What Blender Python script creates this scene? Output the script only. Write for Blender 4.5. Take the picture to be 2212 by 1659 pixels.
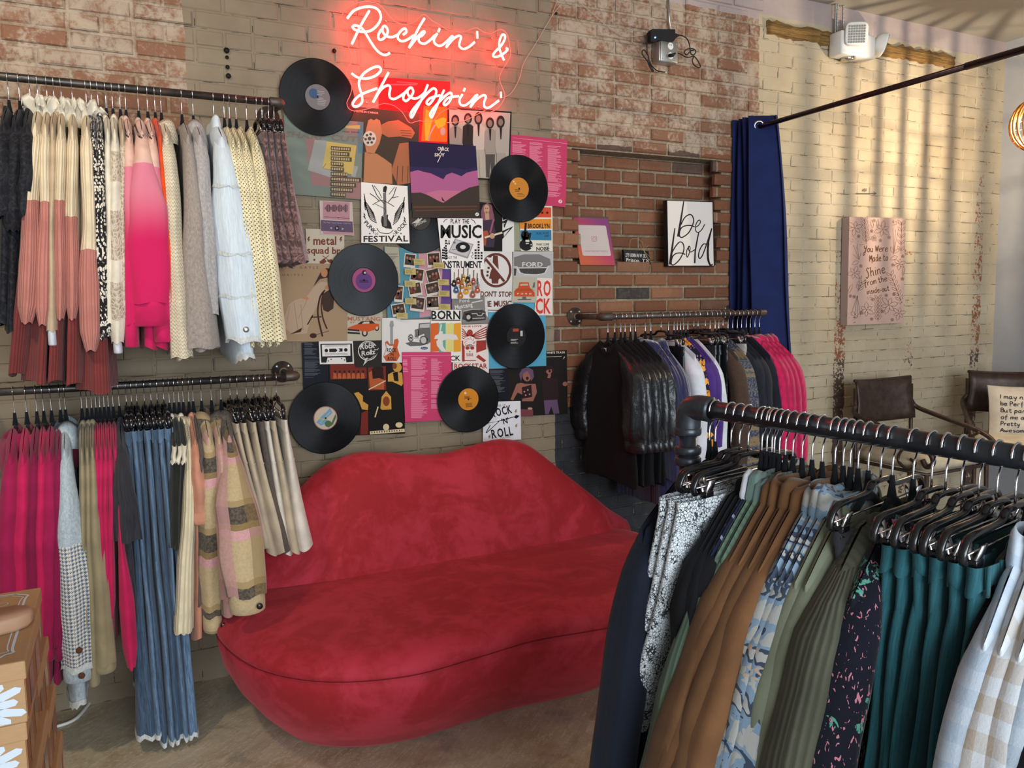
import bpy, bmesh, math, random
from mathutils import Vector as V, Matrix, noise
from mathutils.geometry import tessellate_polygon
for o in list(bpy.data.objects): bpy.data.objects.remove(o)
S = bpy.context.scene; C = S.collection; PI = math.pi
sin, cos, R_ = math.sin, math.cos, math.radians
# ---------------- camera (world: wall plane y=0, x along the wall, z up, floor z=0)
F, YAW, PIT, ROL, DIST = 1700.0, .458854, -.0991362, -.0174308, 3.31556
fw = V((sin(YAW)*cos(PIT), cos(YAW)*cos(PIT), sin(PIT))); r0 = V((cos(YAW), -sin(YAW), 0)); u0 = r0.cross(fw)
rt = r0*cos(ROL)+u0*sin(ROL); up = u0*cos(ROL)-r0*sin(ROL); EYE = V((0, -DIST, 1.5))
cam = bpy.data.cameras.new('camera'); co = bpy.data.objects.new('camera', cam); C.objects.link(co)
cam.sensor_width = 36; cam.lens = F/2212*36; cam.clip_start = .05
co.matrix_world = Matrix(((rt.x, up.x, -fw.x, EYE.x), (rt.y, up.y, -fw.y, EYE.y), (rt.z, up.z, -fw.z, EYE.z), (0, 0, 0, 1)))
S.camera = co
# ---------------- world, daylight of the shop window behind the camera, ceiling spots, exposure
w = bpy.data.worlds.new('world'); S.world = w; w.use_nodes = True
w.node_tree.nodes['Background'].inputs[0].default_value = (.62, .74, .95, 1); w.node_tree.nodes['Background'].inputs[1].default_value = .22
S.view_settings.view_transform = 'Standard'; S.view_settings.look = 'None'; S.view_settings.gamma = 1; S.view_settings.exposure = -0.1
S.view_settings.use_curve_mapping = False
def light(name, typ, loc, energy, col, aim=None, **kw):
    l = bpy.data.lights.new(name, typ); l.energy = energy; l.color = col
    for k, v in kw.items(): setattr(l, k, v)
    o = bpy.data.objects.new(name, l); C.objects.link(o); o.location = loc
    if aim: o.rotation_euler = (V(aim)-V(loc)).to_track_quat('-Z', 'Y').to_euler()
    return o
light('window_daylight', 'AREA', (.4, -7.2, 1.8), 540, (.82, .91, 1), (1.0, 0, 1.0), shape='RECTANGLE', size=6.0, size_y=2.5)
for x, y, e in ((-.9, -1.75, 95), (.75, -1.85, 18), (2.3, -1.9, 20)):
    light('ceiling_spot', 'SPOT', (x, y, 3.08), e, (1, .82, .60), (x+.25, 0, 1.75), spot_size=R_(105), spot_blend=.8, shadow_soft_size=.09)
# ---------------- geometry helpers
def ray(px, py): return fw+rt*((px-1106)/F)-up*((py-829.5)/F)
def W(px, py, y=0.):              # the point of the plane Y=y seen at a pixel of the photograph
    d = ray(px, py); return EYE+d*((y+DIST)/d.y)
def ZP(px, py, z):
    d = ray(px, py); return EYE+d*((z-1.5)/d.z)
def proj(p):
    q = V(p)-EYE; d = q.dot(fw); return 1106+F*q.dot(rt)/d, 829.5-F*q.dot(up)/d
def lerp(a, b, t): return a+(b-a)*t
def sst(t): t = max(0., min(1., t)); return t*t*(3-2*t)
def itp(tab, t):
    for (a, x), (b, y) in zip(tab, tab[1:]):
        if t <= b: return lerp(x, y, max(0, (t-a)/(b-a))) if b > a else y
    return tab[-1][1]
def crom(P, n=6, closed=False):
    P = [V(p) for p in P]; out = []; m = len(P); rng = m if closed else m-1
    for i in range(rng):
        if closed: a, b, c, d = P[i-1], P[i], P[(i+1) % m], P[(i+2) % m]
        else: a, b, c, d = P[max(i-1, 0)], P[i], P[i+1], P[min(i+2, m-1)]
        for k in range(n):
            t = k/n; out.append(.5*((2*b)+(c-a)*t+(2*a-5*b+4*c-d)*t*t+(3*b-3*c+d-a)*t**3))
    if not closed: out.append(P[-1])
    return out
class MB:
    def __init__(s): s.v = []; s.f = []; s.u = []; s.mi = []; s.m = 0
    def add(s, vs, fs, us=None):
        o = len(s.v); s.v += [tuple(x) for x in vs]
        for i, f in enumerate(fs): s.f.append([o+k for k in f]); s.u.append(us[i] if us else None); s.mi.append(s.m)
        return s
    def box(s, a, b, M=None):
        x0, y0, z0 = a; x1, y1, z1 = b
        vs = [V(p) for p in ((x0, y0, z0), (x1, y0, z0), (x1, y1, z0), (x0, y1, z0), (x0, y0, z1), (x1, y0, z1), (x1, y1, z1), (x0, y1, z1))]
        if M: vs = [M@p for p in vs]
        return s.add(vs, [(0, 3, 2, 1), (4, 5, 6, 7), (0, 1, 5, 4), (1, 2, 6, 5), (2, 3, 7, 6), (3, 0, 4, 7)])
    def rbox(s, a, b, r=.01, M=None):   # box with chamfered edges
        bm = bmesh.new(); bmesh.ops.create_cube(bm, size=1)
        c = (V(a)+V(b))/2; d = V(b)-V(a)
        for v in bm.verts: v.co = V((c.x+v.co.x*d.x, c.y+v.co.y*d.y, c.z+v.co.z*d.z))
        bmesh.ops.bevel(bm, geom=bm.edges[:], offset=r, segments=2, profile=.5, affect='EDGES')
        bm.verts.index_update(); s.add([M@v.co if M else v.co for v in bm.verts], [[v.index for v in f.verts] for f in bm.faces]); bm.free(); return s
    def loft(s, rings, closed=True, caps=False):
        n = len(rings[0]); o = len(s.v); L = 0; ls = [0]
        for a, b in zip(rings, rings[1:]): L += (V(a[n//4])-V(b[n//4])).length; ls.append(L)
        mid = rings[len(rings)//2]; cs = [0]
        for i in range(n): cs.append(cs[-1]+(V(mid[i])-V(mid[(i+1) % n])).length)
        for r in rings: s.v += [tuple(p) for p in r]
        for j in range(len(rings)-1):
            for i in range(n if closed else n-1):
                k = (i+1) % n
                s.f.append([o+j*n+i, o+j*n+k, o+(j+1)*n+k, o+(j+1)*n+i]); s.mi.append(s.m)
                s.u.append([(cs[i], ls[j]), (cs[i+1], ls[j]), (cs[i+1], ls[j+1]), (cs[i], ls[j+1])])
        if caps:
            for j, rv in ((0, True), (len(rings)-1, False)):
                idx = [o+j*n+i for i in range(n)]
                s.f.append(idx[::-1] if rv else idx); s.u.append(None); s.mi.append(s.m)
        return s
    def tube(s, P, r, n=8, caps=True, sq=1.):
        P = [V(p) for p in P]; rings = []; T0 = None; N_ = None
        for i, p in enumerate(P):
            t = (P[min(i+1, len(P)-1)]-P[max(i-1, 0)]).normalized()
            if N_ is None:
                N_ = t.cross(V((0, 0, 1)) if abs(t.z) < .9 else V((1, 0, 0))).normalized()
            else:
                N_ = (N_-t*N_.dot(t)).normalized()
            B = t.cross(N_); rr = r[i] if isinstance(r, (list, tuple)) else r
            rings.append([p+N_*(rr*cos(2*PI*k/n))+B*(rr*sq*sin(2*PI*k/n)) for k in range(n)])
        return s.loft(rings, caps=caps)
    def lathe(s, prof, c=(0, 0, 0), ax=(0, 0, 1), n=24, caps=True):
        ax = V(ax).normalized(); N_ = ax.cross(V((0, 0, 1)) if abs(ax.z) < .9 else V((1, 0, 0))).normalized(); B = ax.cross(N_); c = V(c)
        return s.loft([[c+ax*h+N_*(r*cos(2*PI*k/n))+B*(r*sin(2*PI*k/n)) for k in range(n)] for r, h in prof], caps=caps)
    def build(s, name, m=None, parent=None, loc=None, smooth=True, uv=True):
        me = bpy.data.meshes.new(name); vs = s.v
        if loc is not None: vs = [(x-loc[0], y-loc[1], z-loc[2]) for x, y, z in vs]
        me.from_pydata(vs, [], s.f)
        if uv and any(s.u):
            ul = me.uv_layers.new(name='UVMap').data; k = 0
            for f, u in zip(s.f, s.u):
                for i in range(len(f)):
                    if u: ul[k].uv = u[i]
                    k += 1
        if smooth: me.polygons.foreach_set('use_smooth', [True]*len(me.polygons))
        ms = m if isinstance(m, (list, tuple)) else [m]
        for q in ms: me.materials.append(M(q) if isinstance(q, str) else q)
        if len(ms) > 1: me.polygons.foreach_set('material_index', s.mi)
        me.update()
        o = bpy.data.objects.new(name, me); C.objects.link(o)
        if loc is not None: o.location = loc
        if parent: o.parent = parent
        return o
def tag(o, label=None, cat=None, group=None, kind=None):
    for k, v in (('label', label), ('category', cat), ('group', group), ('kind', kind)):
        if v: o[k] = v
    return o
def thing(name, label, cat, loc=(0, 0, 0), rz=0., group=None):
    o = bpy.data.objects.new(name, None); C.objects.link(o); o.location = loc; o.rotation_euler = (0, 0, rz); o.empty_display_size = .05
    return tag(o, label, cat, group)
# ---------------- material helpers
class X:
    def __init__(s, T, o): s.T, s.o = T, o
    def m(s, op, b=None, c=None):
        n = s.T.nodes.new('ShaderNodeMath'); n.operation = op
        for i, q in enumerate((s, b, c)):
            if q is None: continue
            if isinstance(q, X): s.T.links.new(q.o, n.inputs[i])
            else: n.inputs[i].default_value = q
        return X(s.T, n.outputs[0])
    def __add__(s, b): return s.m('ADD', b)
    def __sub__(s, b): return s.m('SUBTRACT', b)
    def __mul__(s, b): return s.m('MULTIPLY', b)
    def __truediv__(s, b): return s.m('DIVIDE', b)
    def __rsub__(s, b): return s.m('MULTIPLY_ADD', -1., b)
    def __radd__(s, b): return s.m('ADD', b)
    def __rmul__(s, b): return s.m('MULTIPLY', b)
    def __gt__(s, b): return s.m('GREATER_THAN', b)
    def __lt__(s, b): return s.m('LESS_THAN', b)
    def sin(s): return s.m('SINE')
    def floor(s): return s.m('FLOOR')
    def fr(s): return s.m('FRACT')
    def abs(s): return s.m('ABSOLUTE')
    def max(s, b): return s.m('MAXIMUM', b)
    def min(s, b): return s.m('MINIMUM', b)
    def st(s, a, b):
        n = s.T.nodes.new('ShaderNodeMapRange'); n.interpolation_type = 'SMOOTHSTEP'; s.T.links.new(s.o, n.inputs[0])
        n.inputs[1].default_value = a; n.inputs[2].default_value = b; return X(s.T, n.outputs[0])
class MT:
    def __init__(s, name):
        s.mat = bpy.data.materials.new(name); s.mat.use_nodes = True; s.t = s.mat.node_tree; s.b = s.t.nodes['Principled BSDF']
    def n(s, typ, out=0, **kw):
        n = s.t.nodes.new('ShaderNode'+typ)
        for k, v in kw.items():
            if k[0] == '_': setattr(n, k[1:], v)
            else:
                q = n.inputs[int(k[1:])] if k[0] == 'i' and k[1:].isdigit() else n.inputs[k]
                if isinstance(v, X): s.t.links.new(v.o, q)
                else: q.default_value = v
        return X(s.t, n.outputs[out])
    def uv(s):
        o = s.n('UVMap'); q = s.n('SeparateXYZ', Vector=o); return o, q, X(s.t, q.o.node.outputs[1])
    def pos(s, obj=False):
        o = s.n('TexCoord', 3) if obj else s.n('NewGeometry'); q = s.n('SeparateXYZ', Vector=o); k = q.o.node.outputs
        return o, X(s.t, k[0]), X(s.t, k[1]), X(s.t, k[2])
    def xyz(s, a, b, c=0.): return s.n('CombineXYZ', X=a, Y=b, Z=c)
    def noise(s, vec, sc, det=4., rough=.6, dist=0., out=0): return s.n('TexNoise', out, Vector=vec, Scale=sc, Detail=det, Roughness=rough, Distortion=dist)
    def vor(s, vec, sc, feat='F1', out=0, rnd=1.): return s.n('TexVoronoi', out, Vector=vec, Scale=sc, Randomness=rnd, _feature=feat)
    def col(s, c): return s.n('RGB') if 0 else c
    def mix(s, f, a, b, mode='MIX'):
        n = s.t.nodes.new('ShaderNodeMix'); n.data_type = 'RGBA'; n.blend_type = mode
        for i, q in ((0, f), (6, a), (7, b)):
            if isinstance(q, X): s.t.links.new(q.o, n.inputs[i])
            else: n.inputs[i].default_value = q if i == 0 else (*q[:3], 1)
        return X(s.t, n.outputs[2])
    def ramp(s, f, stops, const=False):
        n = s.t.nodes.new('ShaderNodeValToRGB'); s.t.links.new(f.o, n.inputs[0]); e = n.color_ramp.elements
        n.color_ramp.interpolation = 'CONSTANT' if const else 'LINEAR'
        while len(e) < len(stops): e.new(.5)
        for i, (p, c) in enumerate(stops): e[i].position = p; e[i].color = (*c[:3], 1)
        return X(s.t, n.outputs[0])
    def out(s, color=None, rough=None, bump=None, bs=.4, bd=.01, **kw):
        for k, v in (('Base Color', color), ('Roughness', rough), *kw.items()):
            if v is None: continue
            q = s.b.inputs[k.replace('_', ' ')]
            if isinstance(v, X): s.t.links.new(v.o, q)
            else: q.default_value = (*v[:3], 1) if k in ('Base Color',) or (isinstance(v, tuple)) else v
        if bump is not None:
            b = s.n('Bump', Height=bump, Strength=bs, Distance=bd); s.t.links.new(b.o, s.b.inputs['Normal'])
        return s.mat
def hx(h):  # sRGB hex -> linear
    c = [int(h[i:i+2], 16)/255 for i in (0, 2, 4)]
    return tuple(x/12.92 if x <= .04045 else ((x+.055)/1.055)**2.4 for x in c)
MATS = {}
def M(key):      # 'h:RRGGBB' plain paper/paint, or a registered material
    if key in MATS: return MATS[key]
    if key.startswith('h:'):
        m = MT('paint_'+key[2:]); MATS[key] = m.out(hx(key[2:8]), .6, Specular_IOR_Level=.12); return MATS[key]
    raise KeyError(key)
# ---------------- registered plain materials
def reg(k, c, rough=.5, metal=0., **kw):
    m = MT(k); MATS[k] = m.out(hx(c) if isinstance(c, str) else c, rough, Metallic=metal, **kw); return MATS[k]
reg('chrome', (.75, .75, .77), .16, 1.); reg('chrome_clip', (.7, .71, .73), .22, 1.)
reg('black_plastic', (.006, .006, .007), .18, Specular_IOR_Level=.6)
reg('black_matte', (.010, .010, .011), .6, Specular_IOR_Level=.25); reg('white_plastic', (.72, .70, .66), .4); reg('led_blue', (.05, .2, 1), .3, Emission_Color=(.1, .3, 1), Emission_Strength=12.)
reg('led_red', (1, .05, .03), .3, Emission_Color=(1, .05, .02), Emission_Strength=8.)
reg('steel', (.42, .42, .40), .38, .85); reg('black_ink', (.012, .011, .012), .6, Specular_IOR_Level=.12)
def pipe_mat():
    m = MT('gas_pipe'); o, x, y, z = m.pos(True)
    n = m.noise(o, 22., 5., .65)
    MATS['pipe'] = m.out(m.ramp(n, [(.3, (.035, .034, .034)), (.55, (.075, .068, .062)), (.72, (.12, .075, .052))]), m.ramp(n, [(.3, (.3,)*3), (.8, (.55,)*3)]), n, .15, .004, Metallic=.75)
    m = MT('rack_pipe'); o, x, y, z = m.pos(True); n = m.noise(o, 30., 4., .6)
    MATS['rackpipe'] = m.out(m.ramp(n, [(.3, (.032, .036, .044)), (.7, (.07, .078, .092))]), .33, n, .1, .003, Metallic=.55)
    m = MT('cast_iron'); o, x, y, z = m.pos(True); n = m.noise(o, 40., 5., .7)
    MATS['iron'] = m.out(m.ramp(n, [(.3, (.05, .045, .042)), (.6, (.11, .08, .065)), (.8, (.15, .08, .055))]), .5, n, .3, .004, Metallic=.6)
    m = MT('bronze_iron'); o, x, y, z = m.pos(True); n = m.noise(o, 30., 4., .6)
    MATS['bronze'] = m.out(m.ramp(n, [(.3, (.035, .022, .017)), (.7, (.075, .045, .034))]), .48, n, .15, .003, Metallic=.5)
    m = MT('rod_bronze'); o, x, y, z = m.pos(True); n = m.noise(o, 60., 4., .6)
    MATS['rod'] = m.out(m.ramp(n, [(.3, (.018, .008, .008)), (.7, (.05, .018, .016))]), .3, Metallic=.6)
pipe_mat()
# ---------------- cloth: colour and pattern run along the cloth (UV in metres)
def fab(key, c, kind='plain', c2=None, c3=None, c4=None, s=1., rough=.88, sheen=.12, bs=.5):
    c, c2, c3, c4 = [hx(q) if isinstance(q, str) else q for q in (c, c2, c3, c4)]
    m = MT(key); o, u, v = m.uv(); po, px_, py_, pz = m.pos(True)
    cr = m.noise(po, 14., 3., .55); fine = m.noise(po, 260., 2., .6)
    base = m.mix(cr.st(.3, .75), tuple(q*.86 for q in c), tuple(min(1, q*1.1) for q in c)); h = cr*.7+fine*.16
    if kind == 'rib':
        r = ((u*(2*PI*110*s)+cr*2.).sin()*.5)+.5; h = h+r*.55; base = m.mix(r.st(.0, .5), tuple(q*.72 for q in c), base)  # grooves between the ribs darkened in the colour, as shade
    elif kind == 'knit':
        r = ((u*(2*PI*95*s)).sin()*((v*(2*PI*80*s)+(u*600*s).sin()*.8).sin()))*.5+.5; h = h*.5+r*.7; base = m.mix(r.st(.1, .6), tuple(q*.66 for q in c), base)  # shade between the stitches put into the colour
    elif kind == 'cable':
        r = ((u*(2*PI*22*s)).sin()*.5+.5)*(((v*(2*PI*20*s)+(u*120*s).sin()*1.5).sin())*.3+.7); h = h*.4+r; base = m.mix(r.st(.0, .5), tuple(q*.62 for q in c), base)  # valleys beside the cables coloured darker to stand for shade
    elif kind == 'pointelle':
        r = ((u*(2*PI*62*s)).sin()*((v*(2*PI*70*s)).sin()))
        q = (u*16*s).fr(); hole = (r > .45).m('MULTIPLY', (q < .42)); base = m.mix(hole, base, tuple(k*.2 for k in c)); h = h*.5-hole*.8+((u*(2*PI*32*s)).sin()*.3)
    elif kind == 'velvet':
        n = m.noise(po, 26., 4., .7, 2.6); base = m.mix(n.st(.42, .66), c, c2); h = h+n*.5
    elif kind == 'spots':
        vo = m.vor(m.noise(po, 40., 1., .5)*0 + 0 if 0 else o, 95*s); base = m.mix(vo.st(.40, .50), c2, c)
    elif kind == 'snake':
        d = m.vor(o, 130*s, 'DISTANCE_TO_EDGE'); n = m.noise(o, 11., 3., .6); k = d+n*.22
        base = m.mix((k < .17), c, c2); base = m.mix(m.noise(o, 25., 3.).st(.5, .62)*(d < .2), base, c2)
    elif kind == 'plaid':
        rn = m.n('ObjectInfo', 5); a = (v*3.7*s+.12+rn*.5).fr(); b = (u*4.2*s+rn).fr()
        base = m.mix((a > .50)*.62, c, hx('8d7446')); base = m.mix((a > .58)*.95, base, c3); base = m.mix((a > .80)*.8, base, hx('8d7446')); base = m.mix((a > .88)*.9, base, c2)
        base = m.mix((b > .62)*.55, base, hx('7a6239')); base = m.mix((b > .78)*.55, base, c2)
        base = m.mix(m.noise(po, 120., 3.).st(.35, .7)*.35, base, tuple(q*.6 for q in c)); h = h+m.noise(po, 120., 3.)*.4
    elif kind == 'check':
        a = ((v*17*s).fr() > .5); b = ((u*17*s).fr() > .5); base = m.mix(a*.5+b*.5, c, c2)
    elif kind == 'navyplaid':
        a = ((v*22*s).fr() > .86); b = ((u*22*s).fr() > .86); base = m.mix(a.max(b), c, c2)
    elif kind == 'camo':
        n = m.noise(po, 17*s, 2., .5, .6); n2 = m.noise(m.xyz(px_*9+4., py_*9, pz*22), 1.6*s, 2., .5, .5)
        base = m.ramp(n, [(0, c), (.44, c2), (.54, c3), (.62, c)], True); base = m.mix((n2 > .67), base, c4)
    elif kind == 'tooth':
        a = ((u*80*s).fr() > .5); b = ((v*80*s).fr() > .5); d = (((u+v)*160*s).fr() > .5); k = a*b+(a.m('SUBTRACT', b)).abs()*d
        base = m.mix(k.min(1.), c, c2)
    elif kind == 'tweed':
        n = m.noise(po, 130., 3., .7); base = m.mix(n.st(.45, .6), c, c2); b = m.noise(m.xyz(px_*3, py_*3, pz*26), 1., 2.); base = m.mix(b.st(.52, .6)*.8, base, c3); h = h+n
    elif kind == 'floral':
        n = m.noise(po, 26*s, 2., .5, 1.5); k = m.vor(m.xyz(px_*1.0, py_*1.0, pz*.8), 38*s, 'F1', 1); kk = m.n('SeparateColor', Color=k)
        base = m.ramp(kk, [(0, c), (.45, c2), (.68, c3), (.88, c4)], True); base = m.mix((n > .60), base, c)
    elif kind == 'splash':
        n = m.noise(m.xyz(px_, py_, pz*.55), 95*s, 2., .5, 1.2); n2 = m.noise(po, 9., 2.); d = m.noise(m.xyz(px_*1.3+3, py_*1.3, pz*.6), 110*s, 1., .5, 1.)
        base = m.mix((n2 > .53)*(n > .52), c, c2); base = m.mix((d > .66), base, c3)
    elif kind == 'denim':
        n = m.noise(m.xyz(u*3, v*.25), 60., 4., .7); base = m.mix(n.st(.3, .7), c, c2); h = h+m.noise(o, 500., 2.)*.3
    elif kind == 'ombre':
        base = m.mix(v.st(c4[0], c4[1]), c, c2)
    elif kind == 'fuzzy':
        n = m.noise(m.xyz(u*1.2, v*.5), 130., 4., .8); base = m.mix(n.st(.3, .7), tuple(q*.72 for q in c), tuple(min(1, q*1.15) for q in c)); h = h+n*1.4
    elif kind == 'lace':
        d = m.vor(o, 75*s, 'DISTANCE_TO_EDGE'); base = m.mix((d > .12)*.75, c, c2); h = h-d*3
    elif kind == 'leather':
        n = m.noise(po, 13., 3., .55, 1.2); h = n*2.2
    MATS[key] = m.out(base, rough, h, bs, .006, Specular_IOR_Level=.5 if kind == 'leather' else .18, **({'Sheen_Weight': sheen, 'Sheen_Roughness': .5} if sheen else {}))
    return key
fab('blackvelvet', (.006, .006, .009), 'velvet', (.022, .023, .028), rough=.7, sheen=.04)
fab('creamrib', 'd9c6a6', 'rib'); fab('pinkrib', 'b8766a', 'rib'); fab('maroonrib', '74322f', 'rib')
fab('leopard', (.012, .011, .011), 'spots', 'd8cfc0'); fab('cream', 'd6cdb9'); fab('lace', 'c9bca8', 'lace', 'a3937c'); fab('beige', 'b7a183')
fab('blush', 'd2ab9a'); fab('ombre', 'cc7486', 'ombre', 'c41d56', c4=(.06, .26)); fab('pinkhot', 'bf1c54'); fab('orange', 'd2491a')
fab('creamknit', 'd2c4a8', 'knit'); fab('greyfuzz', '9b8f86', 'fuzzy'); fab('lightgrey', 'a9a3a0', 'fuzzy'); fab('paledenim', 'b9c6d0', 'denim', 'd2dade')
fab('pointelle', 'dccfa9', 'pointelle'); fab('brownvelvet', '4b322f', 'velvet', '8b6a66', rough=.55, sheen=.3)
fab('magenta', '991848', sheen=.1); fab('magenta2', '80143f', sheen=.1); fab('fuchsia', 'b81c50', sheen=.1); fab('houndstooth', 'd4cdc0', 'tooth', '55677a'); fab('shacketblue', 'aebac0', 'fuzzy')
fab('khaki', '8f8264'); fab('charcoal', '26262a', 'denim', '34343a'); fab('bluejean', '3d5570', 'denim', '6f879e'); fab('bluejean2', '2f4053', 'denim', '50657c'); fab('darkolive', '23241c')
fab('creamrib2', 'd5c7a6', 'rib', s=.7); fab('peach', 'b98068'); fab('brown', '5a3526')
fab('plaid', 'b7a27c', 'plaid', 'cf9aa0', '383537'); fab('tan', 'b7a78e'); fab('tanlight', 'cfc6b8'); fab('taupedark', '5d5049', 'fuzzy')
fab('blackknit', (.007, .007, .008), sheen=.03); fab('leather', (.008, .009, .011), 'leather', rough=.34, sheen=0, bs=.5)
fab('navyvelvet', '191c48', 'rib', s=.35, rough=.5, sheen=.6); fab('white', 'c9cbd2'); fab('floral', (.012, .012, .03), 'floral', 'd98a1a', 'b18ab0', 'e6a02a'); fab('purple', '452b72')
fab('tweedblue', '27314c', 'tweed', '6c6a66', '8a744e'); fab('furbrown', '4a382d', 'fuzzy'); fab('darkdenim', '14161d', 'denim', '22252e'); fab('pinkcable', 'c01f52', 'cable', sheen=.3)
fab('navy', '141926'); fab('snake', 'd2d7da', 'snake', (.03, .035, .04), s=1.35); fab('sage', '5e7463', 'rib', s=.6); fab('sageplain', '757a66'); fab('camel', '64452b'); fab('camel2', '6f4c30')
fab('camo', 'a9a9a4', 'camo', '7d94a8', '3c4658', 'b59f8a', s=1.2); fab('navyplaid', '191d38', 'navyplaid', '8086a0'); fab('olive', '4b4b3d', 'rib', s=.6); fab('olivemesh', '4b4a3e')
fab('splash', '0d0f1c', 'splash', '4b8a78', 'b5707c'); fab('tealjean', '1f4a52', 'denim', '2c626a'); fab('gingham', 'cfd3d8', 'check', 'b9aa9a'); fab('ginghamblue', 'c5d0dc', 'check', 'aebfd0')
fab('curtain', (.006, .014, .075), rough=.75, sheen=.05, bs=.15); fab('linen', 'b8a98e'); fab('frayed', 'c9ccc9', 'fuzzy'); fab('pillow', 'c0b4a2'); fab('velvethanger', (.008, .009, .011), rough=.95, sheen=.08)
fab('jersey_black', (.008, .008, .010), sheen=.03); fab('collarknit', '667a72', 'rib', s=.6)
# ---------------- the room: floor, ceiling, walls
HR, LB = .066, .212; CEIL = 3.15; XR = 5.27; XL = -1.6
def wall_mat():
    m = MT('old_brick'); o, x, y, z = m.pos()
    row = (z/HR).floor(); par = (row*.5).fr()*2; cx = ((x+par*(LB/2))/LB).floor()
    wn = m.n('TexWhiteNoise', 0, Vector=m.xyz(cx, row, y*0.)); wn2 = m.n('TexWhiteNoise', 0, Vector=m.xyz(cx+31., row+7., y*0.))
    big = m.noise(o, 2.6, 4., .6); mid = m.noise(o, 11., 5., .65, .6); fine = m.noise(o, 55., 4., .7); jit = (m.noise(o, 7., 3.)-.5)*.14
    br = m.ramp(wn, [(0, hx('653d28')), (.3, hx('76492f')), (.6, hx('6b422c')), (.85, hx('84573a')), (1, hx('46332c'))])
    br = m.mix(mid.st(.5, .75)*.35, br, hx('5a3a2e')); br = m.mix((wn2 > .93)*(z < 2.0), br, hx('2f2a29')); br = m.mix(fine.st(.55, .8)*.4, br, hx('8a624c'))
    fz = (z/HR).fr(); fx = ((x+par*(LB/2))/LB).fr(); joint = ((fz < .09).max(fz > .93)).max((fx < .025).max(fx > .975))
    mort = m.mix(fine.st(.3, .7), hx('6f6350'), hx('8d7f67')); bare = m.mix(joint, br, mort)
    old = m.mix(mid.st(.3, .7), hx('988674'), hx('ad9c88'))                        # remains of old limewash
    cover = (mid*.55+fine*.45+(wn-.5)*.13+(z-2.55)*.06).st(.42, .58)*.92
    isC = (x > 1.87); low = ((z+jit*.5) < 2.27)*isC
    cover = cover*(m.n('Math', _operation='SUBTRACT', i0=1., i1=low*.93))
    ex = m.mix(cover, m.mix((1-low)*.30, bare, hx('9c7860')), old); ex = m.mix((mid*.5+fine*.5).st(.52, .6)*low*.45*joint, ex, hx('93866f'))
    taupe = m.mix(big.st(.35, .7), hx('7a6c58'), hx('8b7d68')); cream = m.mix(big.st(.35, .7), hx('a3947a'), hx('b1a38a'))
    dark = m.mix(mid.st(.3, .7), hx('26272a'), hx('343539'))
    pl = m.mix(big.st(.3, .7), hx('9a8a86'), hx('a89a95'))
    crack = (m.noise(m.xyz(x, y, z*2.2), 9., 3.).st(.50, .60))*((fz < .05).max((fx < .018)))*.9
    chip = (fine*.4+mid*.6).st(.675, .69)
    def paint(c): return m.mix(chip, m.mix(crack, c, hx('3a322a')), br)
    stripe = lambda c, s=.045: ((x-c+jit*.25).abs() < s)
    strip = (stripe(3.81)*(mid*.5+fine*.5+(1.35-z)*.16 > .52)).max(stripe(4.41, .05)*(mid*.5+fine*.5+(1.2-z)*.05 > .58)).max(stripe(5.07)*(mid*.5+fine*.5+(1.6-z)*.06 > .52))
    cr = m.mix(strip, paint(cream), m.mix((z < 1.15)*.8, m.mix(fine.st(.4, .6), hx('5b3e2c'), hx('8d4e30')), hx('3a3532')))
    cr = m.mix((z+jit*.2 > 3.03), cr, pl)
    cC = m.mix(((z+jit*.5) < 1.0), ex, m.mix(crack.max(chip), dark, mort))
    cC = m.mix((z+jit*.2 > 3.0), cC, pl)
    col = m.mix((x+jit*.12 > 3.15), m.mix((x+jit*.18 > 1.87), paint(taupe), cC), cr)
    A = ((x+jit*.22) < .28)*((z+jit) > 2.18); col = m.mix(A, col, ex)
    bump = mid*.6+fine*.5-crack*.8
    MATS['brick'] = m.out(col, .88, bump, .55, .006)
wall_mat()
def floor_mat():
    m = MT('stained_concrete'); o, x, y, z = m.pos()
    a = m.noise(o, 1.3, 5., .6); b = m.noise(o, 6., 5., .65, .8); sc = m.noise(m.xyz(x*1.2+y*.9, y*9.-x*8.), 6., 4., .75); f = m.noise(o, 70., 4., .75)
    c = m.ramp(a*.55+b*.45, [(.33, hx('7d6c56')), (.45, hx('a8987c')), (.55, hx('bdb096')), (.66, hx('9a886c'))])
    c = m.mix((sc*.5+f*.5).st(.50, .58)*.55, c, hx('d2c8b2')); c = m.mix(m.noise(o, 2.7, 3.).st(.56, .70)*.3, c, hx('85502f')); c = m.mix(m.noise(o, 4.1, 3.).st(.58, .68)*.3, c, hx('6f7a7c'))
    MATS['floor'] = m.out(c, m.ramp(b, [(.3, (.35,)*3), (.7, (.6,)*3)]), sc*.6+f*.4, .4, .005)
    m = MT('wall_plaster'); o, x, y, z = m.pos(); n = m.noise(o, 9., 4.); MATS['plaster'] = m.out(m.mix(n, hx('94969b'), hx('a2a3a6')), .9, m.noise(o, 60., 3.), .15, .003)
    m = MT('ceiling_paint'); o, x, y, z = m.pos(); n = m.noise(o, 5., 4.); MATS['ceil'] = m.out(m.mix(n, hx('959085'), hx('a29d92')), .9, n, .1, .004)
    m = MT('old_timber'); o, x, y, z = m.pos(); g = m.noise(m.xyz(x*1.4, y*18., z*38.), 2.2, 5., .7, .8)
    MATS['timber'] = m.out(m.ramp(g, [(.3, hx('4a3018')), (.5, hx('82602f')), (.65, hx('a07c42')), (.8, hx('5d4022'))]), .9, g, .9, .012)
floor_mat()
def struct(o): o['kind'] = 'structure'; return o
struct(MB().box((XL-.2, -7.4, -.1), (XR+.2, .4, 0)).build('floor', 'floor', smooth=False))
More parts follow.
